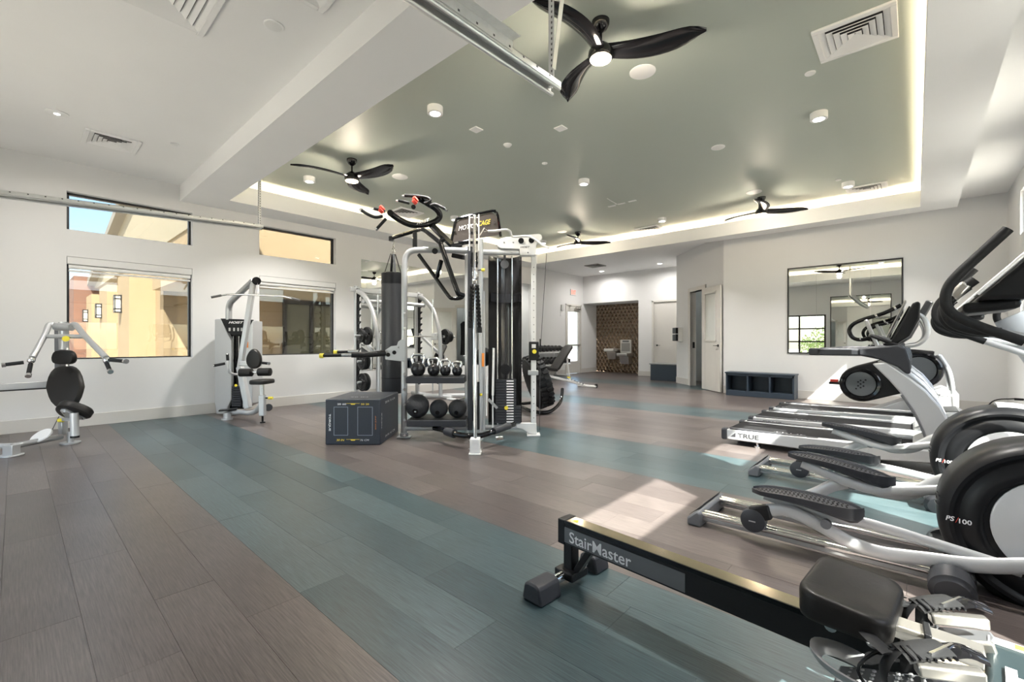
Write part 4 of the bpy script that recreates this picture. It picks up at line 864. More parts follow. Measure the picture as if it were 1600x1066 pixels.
# ================================================================== CHEST PRESS by the window wall
def F1(x, y, d): return at(.225 * x, 490 + .2251 * y, d)
t = thing('chest_press_machine', 'silver chest press with black seat and back pads in front of the first window', 'exercise machine', floor_at(110, 5.06))
def P(nm, m, mt, bevel=0., parent=None, label=None): return m.build(nm, mt, parent or t, bevel, label=label)
ft = floor_at(110, 5.06)
P('foot_disc', MB().cyl(ft, ft + UP * .018, .09, n=22), SILVER, .003); P('base_post', MB().cyl(ft + UP * .018, F1(490, 820, 5.06), .03, n=12), SILVER)
P('rear_column', MB().bar(F1(420, 105, 5.5), F1(425, 640, 5.5), .07, .09, up=FW), GREYP, .006); P('front_column', MB().cyl(F1(440, 60, 5.35), F1(445, 250, 5.35), .045, n=16), SILVER)
P('seat_column', MB().bar(F1(435, 740, 5.1), F1(440, 840, 5.1), .05, .07, up=FW), SILVER, .006); P('seat_tube', MB().cyl(F1(515, 690, 4.95), F1(520, 850, 4.95), .038, n=14), LSILVER); P('tube_end', MB().cyl(F1(520, 848, 4.95), F1(520, 862, 4.95), .04, n=14), BLK)
P('link_arm', MB().bar(F1(440, 735, 5.0), F1(505, 735, 4.96), .03, .03), SILVER); P('adjust_knob', MB().cyl(F1(410, 742, 5.02), F1(440, 740, 5.02), .022, n=12), YEL)
P('pivot_tube', MB().cyl(F1(388, 92, 5.3), F1(500, 94, 5.3), .045, n=16), SILVER); P('cross_bar', MB().cyl(F1(322, 158, 5.15), F1(590, 160, 5.15), .024, n=12), SILVER)
for pts in (((372, 78, 5.28), (340, 80, 5.25), (310, 150, 5.15), (225, 308, 4.92)), ((505, 78, 5.28), (530, 82, 5.25), (585, 150, 5.15), (738, 308, 4.92))):
    P('press_arm', MB().tube([F1(*q) for q in pts], .03, 12, 4), SILVER)
for j, q in (((215, 325), ((30, 356), (165, 340))), ((215, 325), ((197, 428), (213, 350))), ((738, 325), ((870, 332), (765, 322))), ((738, 325), ((765, 400), (738, 340)))):
    o = P('handle_grip', MB().cyl(F1(*q[0], 4.8), F1(*q[1], 4.9), .02, n=12), RUB); e = (F1(*q[0], 4.8) - F1(*q[1], 4.9)).normalized(); P('grip_cap', MB().cyl(F1(*q[0], 4.8) - e * .01, F1(*q[0], 4.8) + e * .02, .026, n=12), CHROME, parent=o)
for x in (217, 740): P('arm_joint', MB().ball(F1(x, 325, 4.9), .035, 14, 8), CHROME)
P('logo_knob', MB().cyl(F1(457, 175, 5.15), F1(457, 175, 5.1), .032, n=16), YEL)
def pad(pts, d, th, nm, m=VINYL, tilt=0., par=None):
    a = [F1(x, y, d + tilt * (y - pts[0][1])) for x, y in pts]; c_ = sum(a, Vector()) / len(a); rings = []
    for s, o in ((.90, 0), (1, .02), (1, th - .02), (.93, th), (.6, th + .006)): rings.append([c_ + (p - c_) * s - FW * o for p in a])
    return P(nm, MB().loft(rings), m, parent=par)
def blob(cx_, cy_, w, h_, pw=2.4, n=26, top=1., bot=1.):
    out_ = []
    for i in range(n):
        a = 2 * math.pi * i / n; c_, s_ = math.cos(a), math.sin(a); k = (abs(c_) ** pw + abs(s_) ** pw) ** (-1 / pw)
        ww = w * (top if s_ < 0 else bot) if True else w; f_ = 1 + (bot - 1) * max(0, s_) + (top - 1) * max(0, -s_)
        out_.append((cx_ + w / 2 * k * c_ * f_, cy_ + h_ / 2 * k * s_))
    return out_
pad(blob(469, 303, 150, 100, 3.5, top=.82), 5.26, .07, 'head_pad'); pad(blob(480, 507, 242, 292, 2.9, top=.8, bot=.72), 5.30, .08, 'back_pad', tilt=-.0006)
P('head_pad_stem', MB().cyl(F1(470, 240, 5.3), F1(470, 365, 5.3), .018), CHROME)
# seat
so = F1(510, 668, 5.02); rings = []; ct, st_ = math.cos(R(40)), math.sin(R(40))
def sp_(x, y, z): return so + RT * x + FW * (y * ct + z * st_) + UP * (z * ct - y * st_)
for dz, k in ((-.05, .86), (-.035, 1), (.02, 1), (.04, .9), (.045, .5)):
    rings.append([sp_(.165 * k * math.cos(a) * (1 + .30 * math.sin(a)), .15 * k * math.sin(a), dz) for a in [2 * math.pi * i / 26 for i in range(26)]])
P('seat', MB().loft(rings), VINYL); P('seat_bracket', MB().prism([sp_(x, y, -.075) for x, y in ((-.03, -.10), (.03, -.10), (.10, .10), (-.10, .10))], (sp_(0, 0, 1) - sp_(0, 0, 0)) * .03), SILVER, .006)
for x, y in ((-.08, .07), (.09, .07), (0, -.07)): P('bolt', MB().cyl(sp_(x, y, -.085), sp_(x, y, -.07), .012, n=8), CHROME)
bm_ = P('crossbeam', MB().bar(F1(-420, 538, 4.9), F1(365, 490, 5.5), .07, .082), SILVER, .008, label='silver beam with dark lettering outline'); bd_ = (F1(365, 490, 5.5) - F1(-420, 538, 4.9)).normalized(); bn = (bd_.cross(UP)).normalized()
P('beam_stripe', MB().bar(F1(-420, 562, 4.88), F1(365, 516, 5.46), .075, .014), BLK, parent=bm_)
tp = F1(120, 507, 5.31) + bn * .038
text('HOIST', TXK, tp + bn * .0 + UP * -.004, bd_, UP, .05, bm_, shear=.35, width=.32, depth=0, bold=.05); text('HOIST', TXW, tp + bn * .003, bd_, UP, .046, bm_, shear=.35, width=.31, depth=0, bold=.02)
f2 = floor_at(18, 4.5)
P('base_rail', MB().tube([f2 + UP * .10 - RT * .3, f2 + UP * .10, F1(100, 920, 4.6), F1(300, 880, 4.85), F1(425, 855, 5.04)], .03, 12), SILVER); P('foot_disc', MB().cyl(f2, f2 + UP * .018, .09, n=22).box(f2 + UP * .06, (.10, .08, .11), M42), SILVER, .004)
P('guide_pulley', MB().lathe(F1(288, 850, 4.85), V(.3, -.5, .75), [(.095, -.012), (.1, 0), (.095, .012), (.02, .014)], 24), WSILV); P('pulley_stem', MB().cyl(F1(312, 850, 4.87), F1(312, 895, 4.87), .014, n=8), LSILVER); P('cable', MB().cyl(F1(345, 842, 4.9), F1(410, 715, 5.05), .004, n=6), TXK)
# ================================================================== LAT PULLDOWN
def G(x, y, d): return at(320 + .2345 * x, 420 + .2345 * y, d)
t = thing('lat_pulldown_machine', 'silver lat pulldown with a weight tower, wide bar and small black seat between the windows', 'exercise machine', floor_at(375, 6.75))
td = 6.95
def prismG(pts, d, th): return MB().prism([G(x, y, d) for x, y in pts], FW * th)
P('tower_panel', prismG([(65, 338), (110, 334), (150, 430), (176, 480), (176, 870), (150, 925), (150, 968), (75, 968), (65, 880)], td - .03, .3), LSILVER, .01, label='silver left tower panel'); P('tower_panel', prismG([(270, 430), (318, 345), (318, 900), (250, 930), (250, 470)], td - .02, .28), LSILVER, .01, label='silver right tower panel')
P('tower_core', prismG([(110, 340), (312, 345), (270, 430), (255, 470), (255, 935), (150, 935), (176, 870), (176, 480), (150, 430)], td + .03, .2), BLKG); cap = P('tower_header', prismG([(104, 332), (314, 340), (272, 425), (240, 442), (185, 442), (150, 425)], td - .04, .06), BLK, .004)
text('HOIST', TXW, G(208, 358, td - .045), RT, UP, .036, cap, shear=.35, width=.23, depth=0, bold=.03)
for x in (165, 195, 222, 245): P('instruction_icon', MB().box(G(x, 405, td - .042), (.028, .002, .05), M42), mat('pale_print', (.5, .5, .5), .5), parent=cap)
for i in range(9): P('stack_plate', prismG([(178, 797 + i * 15), (240, 797 + i * 15), (240, 785 + i * 15), (178, 785 + i * 15)], td - .02, .1), CHAR)
for x in (190, 228): P('guide_rod', MB().cyl(G(x, 450, td), G(x, 785, td), .008, n=8), CHROME)
P('selector_pin', MB().cyl(G(207, 778, td - .03), G(207, 778, td - .07), .02, n=12), YEL)
P('boom', MB().tube([G(160, 340, 6.95), G(160, 270, 6.95), G(168, 235, 6.93), G(190, 205, 6.9), G(325, 78, 6.75)], .045, 12, 4), SILVER); P('mast', MB().bar(G(325, 90, 6.72), G(235, 660, 6.65), .065, .075, up=FW), LSILVER, .01); P('mast_foot', MB().bar(G(235, 655, 6.65), G(290, 930, 6.6), .08, .09, up=FW), LSILVER, .01)
P('top_pulley', MB().cyl(G(345, 82, 6.68), G(345, 82, 6.74), .06, n=18).cyl(G(320, 100, 6.7), G(320, 100, 6.76), .04, n=16), BLK); P('cable', MB().cyl(G(352, 95, 6.65), G(345, 172, 6.5), .004, n=6), TXK)
lb_ = P('lat_bar', MB().tube([G(42, 191, 6.35), G(150, 171, 6.45), G(345, 175, 6.5), G(525, 184, 6.55), G(630, 210, 6.5)], .013, 10), CHROME); 
for a, b_ in (((42, 191, 6.35), (110, 178, 6.41)), ((630, 210, 6.5), (560, 191, 6.54))): P('bar_grip', MB().cyl(G(*a), G(*b_), .017, n=10), mat('dark_grip', (.12, .12, .12), .5), parent=lb_)
P('back_pad', MB().loft([[G(338 + 48 * k * math.cos(a) * (1 + .18 * math.sin(a)), 600 + 66 * k * math.sin(a), 6.55) - FW * o for a in [2 * math.pi * i / 24 for i in range(24)]] for k, o in ((.9, 0), (1, .015), (1, .05), (.9, .07), (.5, .075))]), VINYL); P('pad_bracket', MB().box(G(270, 632, 6.58), (.16, .06, .07), M42), LSILVER, .008)
P('side_handle', MB().tube([G(152, 600, 6.4), G(155, 660, 6.4), G(165, 690, 6.42), G(195, 704, 6.48), G(235, 704, 6.58)], .018, 10, 4), LSILVER)
for a, b_ in (((150, 572, 6.4), (153, 612, 6.4)), ((62, 646, 6.3), (135, 632, 6.38)), ((425, 632, 6.45), (385, 628, 6.52))):
    o = P('handle_grip', MB().cyl(G(*a), G(*b_), .019, n=10), RUB); e = (G(*a) - G(*b_)).normalized(); P('grip_cap', MB().cyl(G(*a), G(*a) + e * .012, .022, n=10), CHROME, parent=o)
for a, b_ in (((232, 693), (316, 692)), ((356, 689), (440, 688))): P('thigh_roller', MB().lathe(G(*a, 6.4), G(*b_, 6.4) - G(*a, 6.4), [(.045, 0), (.058, .008), (.058, (G(*b_, 6.4) - G(*a, 6.4)).length - .008), (.045, (G(*b_, 6.4) - G(*a, 6.4)).length)], 18), VINYL)
P('roller_bar', MB().cyl(G(300, 690, 6.4), G(370, 690, 6.4), .015, n=10), CHROME)
sc = G(382, 752, 6.35); P('seat', MB().loft([[sc + RT * x * k + FW * y * k * 1.0 + UP * z for x, y in rrect(.24, .34, .08, 4)] for z, k in ((-.03, .94), (-.02, 1), (.015, 1), (.028, .93))]), VINYL)
P('seat_stem', MB().bar(G(380, 768, 6.35), G(383, 850, 6.35), .05, .04, up=FW), WSILV, .005); P('seat_sleeve', MB().bar(G(383, 842, 6.35), G(385, 980, 6.35), .075, .07, up=FW), LSILVER, .008); fl2 = floor_at(320 + .2345 * 385, 6.35); P('levelling_foot', MB().cyl(fl2, fl2 + UP * .015, .035, n=14).cyl(fl2 + UP * .015, G(385, 975, 6.35), .014, n=8), BLK); text('ROC IT', TXK, G(381, 815, 6.33), -UP, RT, .02, t, width=.08, depth=0)
P('adjust_knob', MB().cyl(G(405, 862, 6.35), G(425, 862, 6.35), .01, n=8), BLK); P('adjust_cap', MB().cyl(G(425, 862, 6.35), G(452, 862, 6.35), .02, n=12), YEL)
P('base_curve', MB().tube([G(140, 965, 6.7), G(230, 955, 6.65), G(300, 962, 6.55), G(345, 945, 6.45), G(375, 905, 6.38)], .035, 12, 4), LSILVER); P('foot_plate', MB().bar(G(95, 945, 6.6), G(215, 935, 6.7), .14, .02), BLK, .006); fl3 = floor_at(355, 6.62); P('foot_disc', MB().cyl(fl3, fl3 + UP * .02, .075, n=20).cyl(fl3 + UP * .02, fl3 + UP * .1, .05, n=16), LSILVER); P('rear_wheel', MB().cyl(G(425, 925, 6.75), G(425, 925, 6.8), .055, n=16), CHAR)
P('warning_sticker', MB().box(G(282, 507, td - .03), (.03, .003, .09), M42), ORANGE)
# ================================================================== SMITH MACHINE in front of the wall mirror
t = thing('smith_machine', 'grey smith machine frame with curved uprights in front of the wall mirror', 'exercise machine', V(-7.45, 5.0, 0))
BXs, BZs = -7.15, 1.25
for y in (4.32, 5.72):
    P('curved_upright', MB().tube([V(-7.08, y, .05), V(-7.08, y, .6), V(-7.09, y, 1.1), V(-7.15, y, 1.45), V(-7.32, y, 1.78), V(-7.6, y, 2.02), V(-7.8, y, 2.1)], [(.05, .035)] * 7, 12, 5, flat=V(1, 0, 0)), SILVER); P('rear_post', MB().bar(V(-7.85, y, .04), V(-7.85, y, 2.2), .06, .08, up=V(1, 0, 0)), SILVER, .008)
    P('base_leg', MB().tube([V(-8.05, y, .05), V(-7.3, y, .05), V(-6.85, y + (.1 if y > 5 else -.05), .04)], [(.04, .03)] * 3, 10, flat=UP), LSILVER); P('base_foot', MB().bb(-6.9, -6.72, y + .0, y + .12, 0, .03), LSILVER, .008); P('side_strut', MB().bar(V(-7.1, y, .9), V(-7.85, y, 1.35), .05, .05), SILVER, .006)
    P('guide_rod', MB().cyl(V(BXs - .08, y + (.08 if y < 5 else -.08), .1), V(BXs - .08, y + (.08 if y < 5 else -.08), 2.0), .014, n=10), CHROME)
    m = MB()
    for i in range(14): m.bar(V(-7.78, y + .0, .35 + i * .125), V(-7.70, y, .40 + i * .125), .03, .025)
    tag(P('rack_hooks', m, BLK), kind='stuff'); P('hook_rail', MB().bb(-7.80, -7.775, y - .025, y + .025, .25, 2.15), BLK)
P('base_leg', MB().tube([V(-7.35, 5.5, .06), V(-7.1, 5.9, .05), V(-6.95, 6.3, .03)], [(.045, .03)] * 3, 10, flat=UP), LSILVER)
tb = P('top_beam', MB().bar(V(-7.85, 4.2, 2.13), V(-7.85, 5.84, 2.13), .07, .09), SILVER, .008); text('HOIST', TXK, V(-7.813, 5.0, 2.13), V(0, 1, 0), UP, .045, tb, shear=.35, width=.25, depth=0, bold=.02); P('lower_beam', MB().tube([V(-7.6, 4.32, 1.9), V(-7.75, 5.0, 1.93), V(-7.6, 5.72, 1.9)], .04, 10, 5), SILVER)
for y in (4.24, 5.80):
    s_ = -1 if y < 5 else 1
    for z in (.43, .80): P('plate_horn', MB().cyl(V(-7.3, y, z), V(-7.3, y + s_ * .2, z), .022, n=12), SILVER)
t2 = thing('smith_barbell', 'chrome bar held across the smith machine', 'barbell', V(BXs, 5.0, BZs)); MB().cyl(V(BXs, 3.92, BZs), V(BXs, 6.12, BZs), .014, n=12).build('bar', CHROME, t2)
for y0, y1 in ((3.9, 4.2), (5.84, 6.14)): MB().cyl(V(BXs, y0, BZs), V(BXs, y1, BZs), .024, n=14).build('sleeve', SILVER, t2)
for y in (4.4, 5.64): MB().bb(BXs - .1, BXs + .03, y - .035, y + .035, BZs - .07, BZs + .07).build('bearing_block', LSILVER, t2, .01)
def plate(c_, ax, r, th, lb, grp):
    o = thing('weight_plate', lb, 'weight plate', c_, grp); m = MB()
    m.lathe(c_, ax, [(.03, -th / 2), (r * .32, -th / 2), (r * .36, -th * .25), (r * .78, -th * .25), (r * .84, -th / 2), (r * .97, -th / 2), (r, -th * .3), (r, th * .3), (r * .97, th / 2), (r * .84, th / 2), (r * .78, th * .25), (r * .36, th * .25), (r * .32, th / 2), (.03, th / 2)], 26); m.build('disc', RUB, o)
    x = Vector(ax).orthogonal().normalized(); y_ = Vector(ax).cross(x)
    for k in range(3):
        a = k * 2.094 + .5
        for s_ in (-1, 1): MB().cyl(c_ + (x * math.cos(a) + y_ * math.sin(a)) * r * .57 + Vector(ax) * s_ * th * .26, c_ + (x * math.cos(a) + y_ * math.sin(a)) * r * .57 + Vector(ax) * s_ * th * .30, r * .17, n=12).build('grip_slot', BLKG, o)
YA = V(0, 1, 0)
for y, r, lb in ((4.14, .16, 'black rubber weight plate on the smith bar end by the window side'), (4.03, .115, 'small outer black weight plate on the smith bar by the window side'), (5.90, .16, 'black rubber weight plate on the smith bar end by the far side'), (6.0, .115, 'small outer black weight plate on the smith bar by the far side')): plate(V(BXs, y, BZs), YA, r, .05, lb, 'weight plates on the smith bar')
for z, r, nm in ((.43, .16, 'lower'), (.80, .15, 'middle')):
    for j in (0, 1): plate(V(-7.3, 4.19 - j * .055, z), YA, r, .045, f'black weight plate stored on the {nm} horn of the smith machine, ' + ('inner of its pair' if j == 0 else 'outer of its pair'), 'weight plates stored on the smith machine')
    plate(V(-7.3, 5.86, z), YA, r, .045, f'single black weight plate stored on the {nm} far side horn of the smith machine', 'weight plates stored on the smith machine')
# ================================================================== TYRE FLIP TRAINER behind the cage
tc_ = at(840, 598, 7.4); tc_.z = .50
t = thing('tyre_trainer', 'large knobbly black tyre on a curved black tube frame behind the cage', 'tyre trainer', V(tc_.x, tc_.y, 0))
ax = (RT * .93 + FW * .22 + UP * .30).normalized(); x_ = ax.orthogonal().normalized(); y_ = ax.cross(x_)
MB().lathe(tc_, ax, [(.22, -.11), (.32, -.13), (.40, -.115), (.43, -.07), (.43, .07), (.40, .115), (.32, .13), (.22, .11), (.20, .06), (.20, -.06), (.22, -.11)], 36).build('tyre', RUB, t)
for k in range(30):
    a = 2 * math.pi * k / 30; rd = x_ * math.cos(a) + y_ * math.sin(a); tg_ = ax.cross(rd)
    for s_ in (-1, 1):
        M_ = Matrix((ax, (tg_ + ax * .35 * s_).normalized(), rd)).transposed(); MB().box(tc_ + rd * .437 + ax * s_ * .055 + tg_ * (.02 * s_), (.095, .045, .03), M_).build('tread_lug', RUB, t)
MB().lathe(tc_, ax, [(.20, -.05), (.12, -.06), (.05, -.08), (.05, .08), (.12, .06), (.20, .05)], 24).build('rim', GREYP, t)
MB().tube([V(tc_.x, tc_.y, .06) + RT * a + FW * b_ + UP * z for a, b_, z in ((-.3, .3, 0), (-.1, -.25, -.02), (.15, -.35, -.02), (.36, -.1, .1), (.42, .1, .3))], .028, 10, 5).build('frame_tube', BLKG, t); MB().cyl(V(tc_.x, tc_.y, .05) - RT * .3 + FW * .5, V(tc_.x, tc_.y, .05) + RT * .25 - FW * .2 + UP * .15, .028).build('frame_tube', BLKG, t)
MB().cyl(V(tc_.x, tc_.y, .05) - RT * .3 + FW * .5, V(tc_.x, tc_.y, .05) - RT * .3 + FW * .2, .028).build('frame_tube', BLKG, t)
# ================================================================== DUMBBELL RACK AND DUMBBELLS
t = thing('dumbbell_rack', 'white two tier dumbbell rack against the hall wall', 'rack', V(-8.9, 11.7, 0))
ya, yb_ = 10.9, 12.45
for y in (ya + .15, yb_ - .15):
    P('rack_leg', MB().bb(-9.1, -9.03, y - .03, y + .03, 0, 1.0), WSILV, .006); P('rack_foot', MB().bb(-9.13, -8.55, y - .04, y + .04, 0, .05), WSILV, .006); P('bracket', MB().prism([V(-9.05, y - .02, .35), V(-8.65, y - .02, .44), V(-8.65, y - .02, .48), V(-9.05, y - .02, .9)], V(0, .04, 0)), WSILV, .004)
tiers = ((.44, -8.72), (.83, -8.86))
for z, x in tiers: P('tier', MB().prism([V(x - .17, ya, z + .04), V(x + .17, ya, z - .02), V(x + .17, ya, z - .05), V(x - .17, ya, z + .01)], V(0, yb_ - ya, 0)), WSILV, .004)
DBM = mat('black_urethane', (.02, .02, .021), .4, bump=.05)
proto = thing('dumbbell', '', 'dumbbell', (0, 0, 0), 'dumbbells on the two tier rack'); MB().cyl((-.06, 0, 0), (.06, 0, 0), .014, n=10).build('handle', CHROME, proto)
for s_ in (-1, 1): MB().lathe((s_ * .055, 0, 0), (s_, 0, 0), [(.056, 0), (.066, .01), (.066, .085), (.056, .095)], 8).build('head', DBM, proto)
k = 0
for ti, (z, x) in enumerate(tiers):
    n_ = 8
    for i in range(n_):
        o = proto if k == 0 else copy_tree(proto); k += 1; o.location = (x, ya + .09 + i * (yb_ - ya - .18) / (n_ - 1), z + .105); o.rotation_euler = (0, .17, 0); sc_ = 1.35 - .03 * i if ti == 0 else 1.25 - .03 * i; o.scale = (sc_, sc_, sc_)
        o['label'] = f'black hex dumbbell on the {"lower" if ti == 0 else "upper"} tier of the white rack'
# ================================================================== ADJUSTABLE BENCH
b0 = V(-6.16, 9.66, 0); b1 = at(855, 590, 10.2); b1 = V(b1.x, b1.y, 0)
t = thing('adjustable_bench', 'black adjustable weight bench with the backrest raised in front of the hall', 'weight bench', (b0 + b1) / 2)
u_ = (b0 - b1).normalized(); w_ = V(-u_.y, u_.x, 0); Lb = (b0 - b1).length
def bp_(a, z, s=0.): return b1 + u_ * a + w_ * s + UP * z
P('main_rail', MB().bar(bp_(-.1, .40), bp_(Lb - .1, .06), .06, .05), WSILV, .006); P('rear_foot', MB().bar(bp_(Lb, .035, -.28), bp_(Lb, .035, .28), .06, .05), WSILV, .01); P('front_foot', MB().bar(bp_(-.05, .03, -.22), bp_(-.05, .03, .22), .06, .05), CHAR, .01); P('front_post', MB().bar(bp_(-.05, .03), bp_(0, .4), .06, .06, up=w_), WSILV, .006)
for s_ in (-.26, .26): P('wheel', MB().cyl(bp_(Lb + .03, .05, s_ - .02), bp_(Lb + .03, .05, s_ + .02), .05, n=14), BLK)
a0, a1 = at(866, 577, 10.35), at(889, 541, 10.6); ad_ = (a1 - a0).normalized(); an = w_.cross(ad_).normalized(); 
P('backrest', MB().loft([[a0 + ad_ * s + w_ * x + an * y for x, y in rrect(wd, .07, .025, 3)] for s, wd in ((0, .24), (.03, .28), ((a1 - a0).length - .05, .26), ((a1 - a0).length, .2))]), VINYL); P('back_frame', MB().bar(a0 + an * .06 + ad_ * .05, a1 + an * .06 - ad_ * .08, .06, .04, up=an), WSILV, .005); P('support_strut', MB().bar(a0.lerp(a1, .75) + an * .05, bp_(Lb * .55, .22), .03, .03), WSILV)
q0, q1 = at(843, 573, 10.15), at(866, 578, 10.3); P('seat', MB().loft([[q0.lerp(q1, s) + w_ * x + UP * y for x, y in rrect(wd, .07, .025, 3)] for s, wd in ((0, .22), (.08, .26), (.92, .26), (1, .22))]), VINYL)
for i in range(5): c_ = bp_(Lb * (.55 + .075 * i), .245 - .037 * i); P('ladder_peg', MB().cyl(c_ - w_ * .05, c_ + w_ * .05, .02, n=10), CHROME)
P('adjust_knob', MB().cyl(bp_(Lb * .45, .30, -.05), bp_(Lb * .45, .30, -.12), .02, n=10), YEL)
# ================================================================== ELLIPTICALS (facing the sunny window wall)
def make_elliptical(label):
    t = thing('elliptical_trainer', label, 'elliptical', V(0, 3.07, 0), 'elliptical trainers in a row')
    def P(nm, m, mt, bevel=0., parent=None, label=None): return m.build(nm, mt, parent or t, bevel, label=label)
    ya, yb = 2.90, 3.24; yc = 3.07; XZ = lambda x, z, y: V(x, y, z)
    c = P('rail_end_cap', MB().prism([XZ(-1.07, 0, 2.83), XZ(-.985, 0, 2.83), XZ(-.985, .085, 2.83), XZ(-1.01, .1, 2.83), XZ(-1.07, .045, 2.83)], V(0, .48, 0)), GREYP, .012)
    P('end_cap_top', MB().prism([XZ(-1.066, .055, 2.87), XZ(-1.068, .05, 2.87), XZ(-1.01, .107, 2.87), XZ(-1.006, .104, 2.87)], V(0, .40, 0)), BLK, parent=c)
    text('TRUE', TXW, V(-1.036, yc, .083), V(0, -1, 0), V(.72, 0, .69), .022, c, width=.12, depth=.006)
    for y in (ya, yb):
        P('roller_rail', MB().tube([XZ(-1.0, .072, y - .022), XZ(.2, .072, y - .022)], .017, 10), CHROME); P('roller_rail', MB().tube([XZ(-1.0, .072, y + .022), XZ(.2, .072, y + .022)], .017, 10), CHROME); P('rail_base', MB().bb(-1.0, .2, y - .03, y + .03, .035, .06), mat('rail_grey', (.32, .32, .32), .35, .4), .004)
    P('rail_foot', MB().bb(.05, .2, ya - .1, yb + .1, .01, .12), BLK, .02)
    for y in (ya - .12, yb + .12): P('levelling_pad', MB().lathe(V(.12, y, .06), V(0, 1 if y > yc else -1, -.25), [(.075, -.06), (.08, -.02), (.08, .03), (.068, .035), (.06, .045), (.001, .05)], 24), CHAR)
    P('base_frame', MB().bb(.1, .95, yc - .07, yc + .07, .03, .16), BLKS, .02); P('front_foot', MB().bb(.86, .95, yc - .33, yc + .33, .0, .07), BLKS, .02)
    # drive housing
    cx_, cz_ = .46, .335; ax = V(0, -1, 0)
    hs = P('drive_housing', MB().lathe(V(cx_, yc, cz_), ax, [(.30, -.17), (.345, -.165), (.372, -.14), (.385, -.10), (.385, .085), (.378, .115), (.36, .14), (.345, .15), (.33, .148), (.318, .135), (.31, .132), (.298, .14), (.27, .155), (.245, .157), (.236, .152), (.23, .14), (.001, .138)], 64), BLK, label='round black drive housing')
    for s_ in (1, -1): P('crank_disc', MB().lathe(V(cx_ + .01, yc, cz_ + .01), ax * s_, [(.222, .14 if s_ > 0 else .168), (.222, .150 if s_ > 0 else .175), (.214, .155 if s_ > 0 else .18), (.001, .158 if s_ > 0 else .182)], 48), mat('pale_grey_disc', (.66, .67, .68), .35, .1), parent=hs); P('crank_hub', MB().lathe(V(cx_ + .01, yc, cz_ + .01), ax * s_, [(.06, .15 if s_ > 0 else .17), (.06, .168 if s_ > 0 else .19), (.05, .172 if s_ > 0 else .195), (.001, .173 if s_ > 0 else .196)], 24), SILVER, parent=hs)
    for i in range(3): P('vent_rib', MB().tube([V(cx_ + .388 * math.cos(a), yc - .02 - .0 * j, cz_ + .388 * math.sin(a)) + V(0, -.105 * math.sin(j / 6 * 1.57), 0) * 1 + V(.03 * (j / 6) ** 2, 0, 0) for j in range(7) for a in [R(176 - 3.5 * i)]], .004, 6), BLKG, parent=hs)
    pt = V(cx_ - .352, yc - .151, cz_ - .02); a_ = V(cx_ - .355, yc - .146, cz_ - .03)
    text('PS', TXW, V(.085 + .035, yc - .1525, .328), V(1, 0, 0), UP, .022, hs, width=.03, depth=.004, shear=.2, bold=.02); text('/', TXR, V(.085 + .058, yc - .1535, .326), V(1, 0, 0), UP, .026, hs, width=.012, depth=.004, shear=.2); text('100', TXW, V(.085 + .085, yc - .1545, .324), V(1, 0, 0), UP, .022, hs, width=.042, depth=.004, bold=.02)
    P('top_cover', MB().tube([V(cx_ + .40 * math.cos(a), yc, cz_ + .385 * math.sin(a)) for a in [R(98 - 6 * i) for i in range(12)]], [(.10, .022)] * 12, 12, flat=V(0, 1, 0)), LSILVER)
    # foot arms
    def arm(y, sgn, pts, link, ped, wheel):
        P('foot_arm', MB().tube([XZ(x, z, y) for x, z in pts], [(.018, .034)] * len(pts), 12, 5, flat=V(0, 1, 0)), LSILVER)
        P('link_arm', MB().tube([XZ(x, z, y + .045 * sgn) for x, z in link], [(.014, .026)] * len(link), 12, 4, flat=V(0, 1, 0)), LSILVER)
        P('pivot_cap', MB().cyl(XZ(link[1][0], link[1][1] - .01, y - .05), XZ(link[1][0], link[1][1] - .01, y - .02), .024, n=18), GREYP)
        w = P('roller_wheel', MB().lathe(XZ(*wheel, y), V(0, -1, 0), [(.045, -.03), (.066, -.025), (.068, .0), (.064, .03), (.05, .036), (.001, .038)], 28), CHAR); P('wheel_bracket', MB().prism([XZ(wheel[0] - .03, wheel[1] + .07, y - .028), XZ(wheel[0] + .08, wheel[1] + .105, y - .028), XZ(wheel[0] + .10, wheel[1] + .03, y - .028), XZ(wheel[0] + .02, wheel[1] - .01, y - .028)], V(0, .056, 0)), BLKS, .012); P('wheel_mark', MB().box(XZ(wheel[0], wheel[1] + .0, y - .0395), (.035, .002, .006)), SILVER, parent=w)
        (x0, z0), (x1, z1) = ped; L = x1 - x0; n_ = 14; rings = []
        for i in range(n_ + 1):
            s = .5 - .5 * math.cos(math.pi * i / n_); x = x0 + L * s; z = z0 + (z1 - z0) * s + .018 * math.sin(s * math.pi); hw = .085 * min(1, (s / .14 + .001) ** .5, ((1 - s) / .12 + .001) ** .5); hw = max(hw, .015); th = (.018 + .045 * s) * min(1, ((1 - s) / .08 + .05) ** .5)
            rings.append([XZ(x, z + .012 + .02 * max(0, s - .7) / .3, y - hw), XZ(x, z + .012 + .02 * max(0, s - .7) / .3, y - hw * .86), XZ(x, z, y - hw * .78), XZ(x, z, y + hw * .78), XZ(x, z + .012, y + hw * .86), XZ(x, z + .012, y + hw), XZ(x, z - th * .6, y + hw * .9), XZ(x, z - th, y + hw * .5), XZ(x, z - th, y - hw * .5), XZ(x, z - th * .6, y - hw * .9)])
        pd = P('pedal', MB().loft(rings), CHAR, label='long charcoal foot pedal'); m = MB()
        for i in range(22):
            for j in range(6):
                s = .05 + .8 * i / 21; x = x0 + L * s; z = z0 + (z1 - z0) * s + .018 * math.sin(s * math.pi); hw = .085 * min(1, (s / .14) ** .5) * .66
                m.box(XZ(x + (.004 if j % 2 else 0), z + .001, y + (j / 5 * 2 - 1) * hw), (.008, .012, .004))
        tag(P('tread_studs', m, BLK, parent=pd), kind='stuff')
